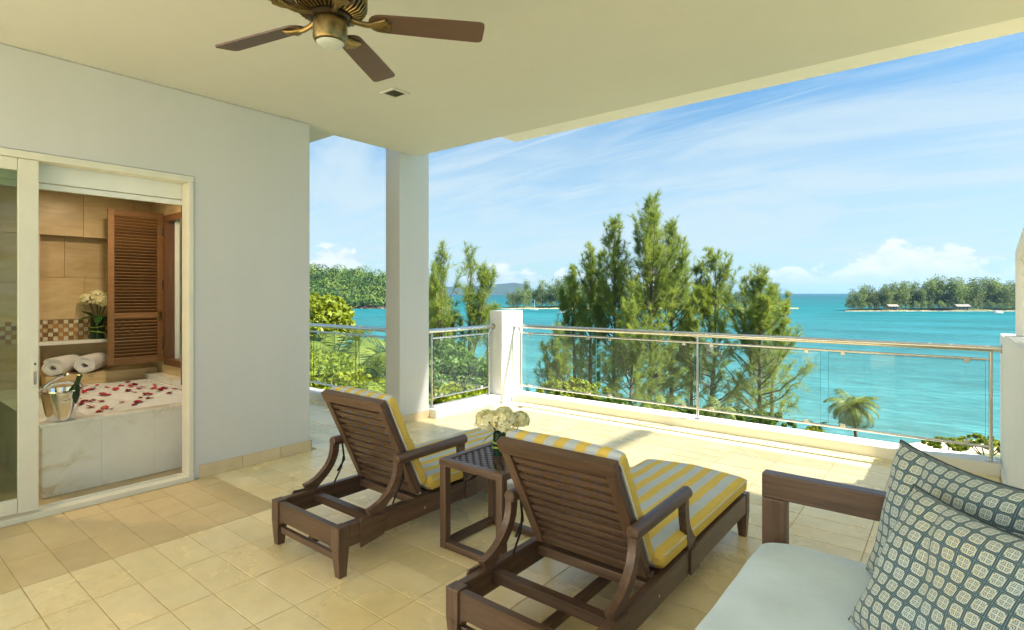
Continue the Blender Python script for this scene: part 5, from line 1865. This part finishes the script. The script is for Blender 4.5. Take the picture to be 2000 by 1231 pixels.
def grove_mesh(seed, h, kind):
    rs_ = np.random.RandomState(seed)
    C = []
    if kind == 0:       # casuarina, layered and pointed
        for k in range(46):
            tt = rs_.uniform(0.12, 0.98)
            r_ = h * (0.10 + 0.16 * (1 - tt)) * rs_.uniform(0.4, 1.1); a = rs_.uniform(0, 6.28)
            c_ = np.array([math.cos(a) * r_, math.sin(a) * r_, tt * h + r_ * 0.5])
            s = h * rs_.uniform(0.035, 0.07)
            C.append(c_ + rs_.normal(size=(26, 3)) * s * np.array([1, 1, 1.4]))
    else:               # rounder broadleaf crown
        for k in range(34):
            d = rs_.normal(size=3); d /= np.linalg.norm(d)
            c_ = d * np.array([.30, .30, .34]) * h * rs_.uniform(.4, 1) + np.array([0, 0, h * 0.58])
            C.append(c_ + rs_.normal(size=(34, 3)) * h * 0.055)
    C = np.concatenate(C)
    V_, F_ = quad_leaves(C, h * 0.030 + 0.25, rs_)
    tb = MB(); tb.tube([(0, 0, -0.5), (0.1, 0, h * 0.5), (0, 0.1, h * 0.93)], [h * .012, h * .008, 0.05], 6, cap=False)
    q = [f_ for f_ in tb.f]
    V2 = np.array(tb.v); F2 = np.array(q) + len(V_)
    return fast_mesh('grove_tree', np.concatenate([V_, V2]), np.concatenate([F_, F2]), [M_needle_far, M_bark], np.array([0] * len(F_) + [1] * len(F2)))


grove = [grove_mesh(s, 20.0, 0 if s < 4 else 1) for s in range(6)]
rg = random.Random(8)


def plant_grove(px0, px1, depth, n, hfun, label, group, dz=16):
    for k in range(n):
        u = (k + rg.uniform(0.1, 0.9)) / n
        px = px0 + (px1 - px0) * u
        d_ = depth + rg.uniform(-dz * 0.75, dz)
        X_, Y_ = xy(px, d_)
        o = link_mesh('grove_tree', rg.choice(grove[:4] if rg.random() < .72 else grove[4:]), None, (X_, Y_, ZS + 1.3))
        s = hfun(u) / 20.0 * rg.uniform(0.55, 1.1)
        o.scale = (s * rg.uniform(.9, 1.25), s * rg.uniform(.9, 1.25), s)
        o.rotation_euler = (0, 0, rg.uniform(0, 6.28))
        tag(o, label, 'tree', group)


plant_grove(1655, 2060, 466, 95, lerp_pts([(0, 14), (0.1, 18), (0.3, 22), (0.42, 24), (0.55, 23), (0.8, 22), (1, 21)]),
            'tree in the dense grove covering the right hand island', 'trees on the right island')
plant_grove(1655, 2060, 452, 60, lerp_pts([(0, 6), (1, 8)]), 'low tree along the beach of the right hand island', 'low trees on the right island', 2)
plant_grove(990, 1545, 536, 105, lerp_pts([(0, 14), (0.08, 22), (0.2, 25), (0.6, 24), (0.95, 15), (1, 8)]),
            'tree in the dense grove on the middle island behind the casuarinas', 'trees on the middle island')
plant_grove(992, 1545, 520, 55, lerp_pts([(0, 6), (1, 8)]), 'low tree along the beach of the middle island', 'low trees on the middle island', 2)

# wooded hill across the bay at the left
hill_h = lerp_pts([(0, 66), (0.30, 62), (0.45, 56), (0.62, 52), (0.74, 44), (0.84, 36), (0.92, 30), (1.0, 3)])
land_ridge('hill', 380, 880, 620, 110, lambda u: hill_h(u) * 0.66, M_hill, M_rock, label='hill across the bay', nseg=70, jitter=0.03)
rs = np.random.RandomState(12)
C = []; TINT = []
prof = [(-0.94, 0.03), (-0.92, 0.03), (-0.75, 0.18), (-0.45, 0.62), (-0.15, 0.94), (0.0, 1.0)]
for k in range(820):
    u = rs.uniform(0.30, 0.995)
    o_ = rs.uniform(-0.93, 0.0)
    hh = np.interp(o_, [p[0] for p in prof], [p[1] for p in prof])
    px = 380 + 500 * u
    X_, Y_ = xy(px, 620 + o_ * 110)
    z_ = ZS + hh * hill_h(u) * 0.66
    r_ = rs.choice([2.4, 3.4, 4.5, 6.0, 8.5], p=[.2, .25, .25, .2, .1]) * rs.uniform(0.8, 1.2)
    q = rs.normal(size=(110, 3)); q /= np.linalg.norm(q, axis=1)[:, None]; q[:, 2] = np.abs(q[:, 2]) * 0.9 - 0.1
    C.append(np.array([X_, Y_, z_ + r_ * 0.55]) + q * r_ * rs.uniform(0.72, 1.06, (110, 1))); TINT.append(np.full(110 * 4, rs.rand() ** 1.3))
V_, F_ = quad_leaves(np.concatenate(C), 1.35, rs, 0.5)
me_f = fast_mesh('forest', V_, F_, M_forest)
at_ = me_f.attributes.new('crown_tint', 'FLOAT', 'POINT'); at_.data.foreach_set('value', np.concatenate(TINT).astype(np.float32))
fo = link_mesh('forest', me_f)
tag(fo, 'dense green forest covering the hill across the bay', 'forest', kind='stuff')

# far headland
head_h = lerp_pts([(0, 60), (0.25, 70), (0.40, 62), (0.55, 66), (0.72, 82), (0.86, 92), (0.95, 80), (1, 5)])
land_ridge('headland', 760, 1046, 4300, 260, head_h, M_head, M_head, label='far headland', nseg=70, jitter=0.02)

# ------------------------------------------------------------------ boats and huts
def boat_px(px, depth, label, length, mast, cabin, heading, seed):
    X_, Y_ = xy(px, depth)
    t = thing('moored_boat', (X_, Y_, ZS), label, 'boat', 'boats moored in the bay', heading)
    hl = MB()
    n = 10; L_ = length; Bm = length * 0.16
    rows_ = []
    for i in range(n + 1):
        u = i / n; x = -L_ / 2 + L_ * u
        w_ = Bm * (1 - max(0, (u - 0.45) / 0.55) ** 2.2) * (0.82 + 0.18 * min(1, u / .3))
        zt_ = L_ * 0.085 + 0.04 * L_ * max(0, u - 0.5)
        rows_.append([(x, -w_, zt_), (x + .0, -w_ * .8, 0.0), (x, 0, -0.3), (x, w_ * .8, 0.0), (x, w_, zt_), (x, 0, zt_ + 0.05)])
    vs_ = [p for r_ in rows_ for p in r_]; fs_ = []
    for i in range(n):
        for k in range(6):
            fs_.append((i * 6 + k, i * 6 + (k + 1) % 6, (i + 1) * 6 + (k + 1) % 6, (i + 1) * 6 + k))
    fs_ += [tuple(range(6))[::-1]]
    hl.add(vs_, fs_); hl.build('hull', M_boat, t, True)
    if cabin:
        zc_ = L_ * 0.085 + .05
        MB().prism([(-L_ * .30, zc_), (L_ * .14, zc_), (L_ * .05, zc_ + L_ * .11), (-L_ * .26, zc_ + L_ * .12)], 'y', -Bm * .6, Bm * .6).build('cabin', M_boat, t)
        MB().box((-L_ * .30, -Bm * .65, zc_ + L_ * .17), (L_ * .06, Bm * .65, zc_ + L_ * .19), bev=0.02).build('canopy', M_navy, t)
        for a in (-.28, .04):
            for s in (-1, 1):
                MB().tube([(L_ * a, s * Bm * .55, zc_ + L_ * .02), (L_ * a, s * Bm * .55, zc_ + L_ * .17)], 0.05, 6).build('canopy_post', M_boat, t)
        MB().prism([(-L_ * .22, zc_ + L_ * .045), (L_ * .105, zc_ + L_ * .045), (L_ * .07, zc_ + L_ * .085), (-L_ * .22, zc_ + L_ * .085)], 'y', -Bm * .61, Bm * .61).build('window_band', M_navy, t)
    if mast:
        MB().tube([(L_ * .08, 0, L_ * .1), (L_ * .08, 0, mast)], 0.11, 8).build('mast', M_boat, t)
        MB().tube([(L_ * .08, 0, L_ * .22), (-L_ * .34, 0, L_ * .23)], 0.14, 8).build('boom', M_navy, t)
        MB().tube([(L_ * .48, 0, L_ * .12), (L_ * .08, 0, mast * .97)], 0.03, 5).build('forestay', M_steel, t)
    return t


boat_px(1102, 400, 'white sailing boat with a tall bare mast before the middle island', 10, 9.5, True, R(20), 1)
boat_px(1107, 262, 'white motor cruiser just above the handrail near the pier', 6.4, 0, True, R(30), 2)
boat_px(1118, 196, 'white motor boat seen just below the handrail', 4.2, 0, True, R(25), 3)
boat_px(1043, 480, 'small white boat with thin mast left of the middle island', 7, 9.0, False, R(40), 4)
boat_px(1950, 405, 'dark topped boat moored off the right hand island', 9, 0, True, R(50), 5)


def hut_px(px, depth, w_, label, seed):
    X_, Y_ = xy(px, depth)
    t = thing('beach_hut', (X_, Y_, ZS + 1.3), label, 'hut', 'huts on the right island', math.asin(SN))
    MB().box((-w_ / 2, -2, 0), (w_ / 2, 2, 2.6)).build('wall', M_hutw, t)
    MB().prism([(-2.8, 2.605), (2.8, 2.605), (0, 4.4)], 'x', -w_ / 2 - .7, w_ / 2 + .7).build('roof', M_roof, t)
    for s in (-.3, 0, .3):
        MB().box((w_ * s - .5, -2.06, .2), (w_ * s + .5, -2.001, 2.1)).build('door', M_navy, t)


hut_px(1742, 446, 7, 'small white roofed hut near the left tip of the island', 1)
hut_px(1878, 446, 10, 'long pale roofed hut at the middle of the island beach', 2)

# ------------------------------------------------------------------ the air over the bay
HAZE = MB().box((-12500, -12500, ZS - 1.0), (12500, 12500, 95)).build('haze', [])
tag(HAZE, 'thin sea haze over the bay', kind='stuff')
mh, gh, oh = new_mat('sea_haze')
pv = gh.n('ShaderNodeVolumePrincipled')
pv.inputs['Color'].default_value = (0.34, 0.62, 1.0, 1)
pv.inputs['Density Attribute'].default_value = ''
pv.inputs['Density'].default_value = 0.00006
pv.inputs['Anisotropy'].default_value = 0.3
gh.link(pv.outputs[0], oh.inputs['Volume'])
mh.cycles.homogeneous_volume = True
HAZE.data.materials.clear(); HAZE.data.materials.append(mh)
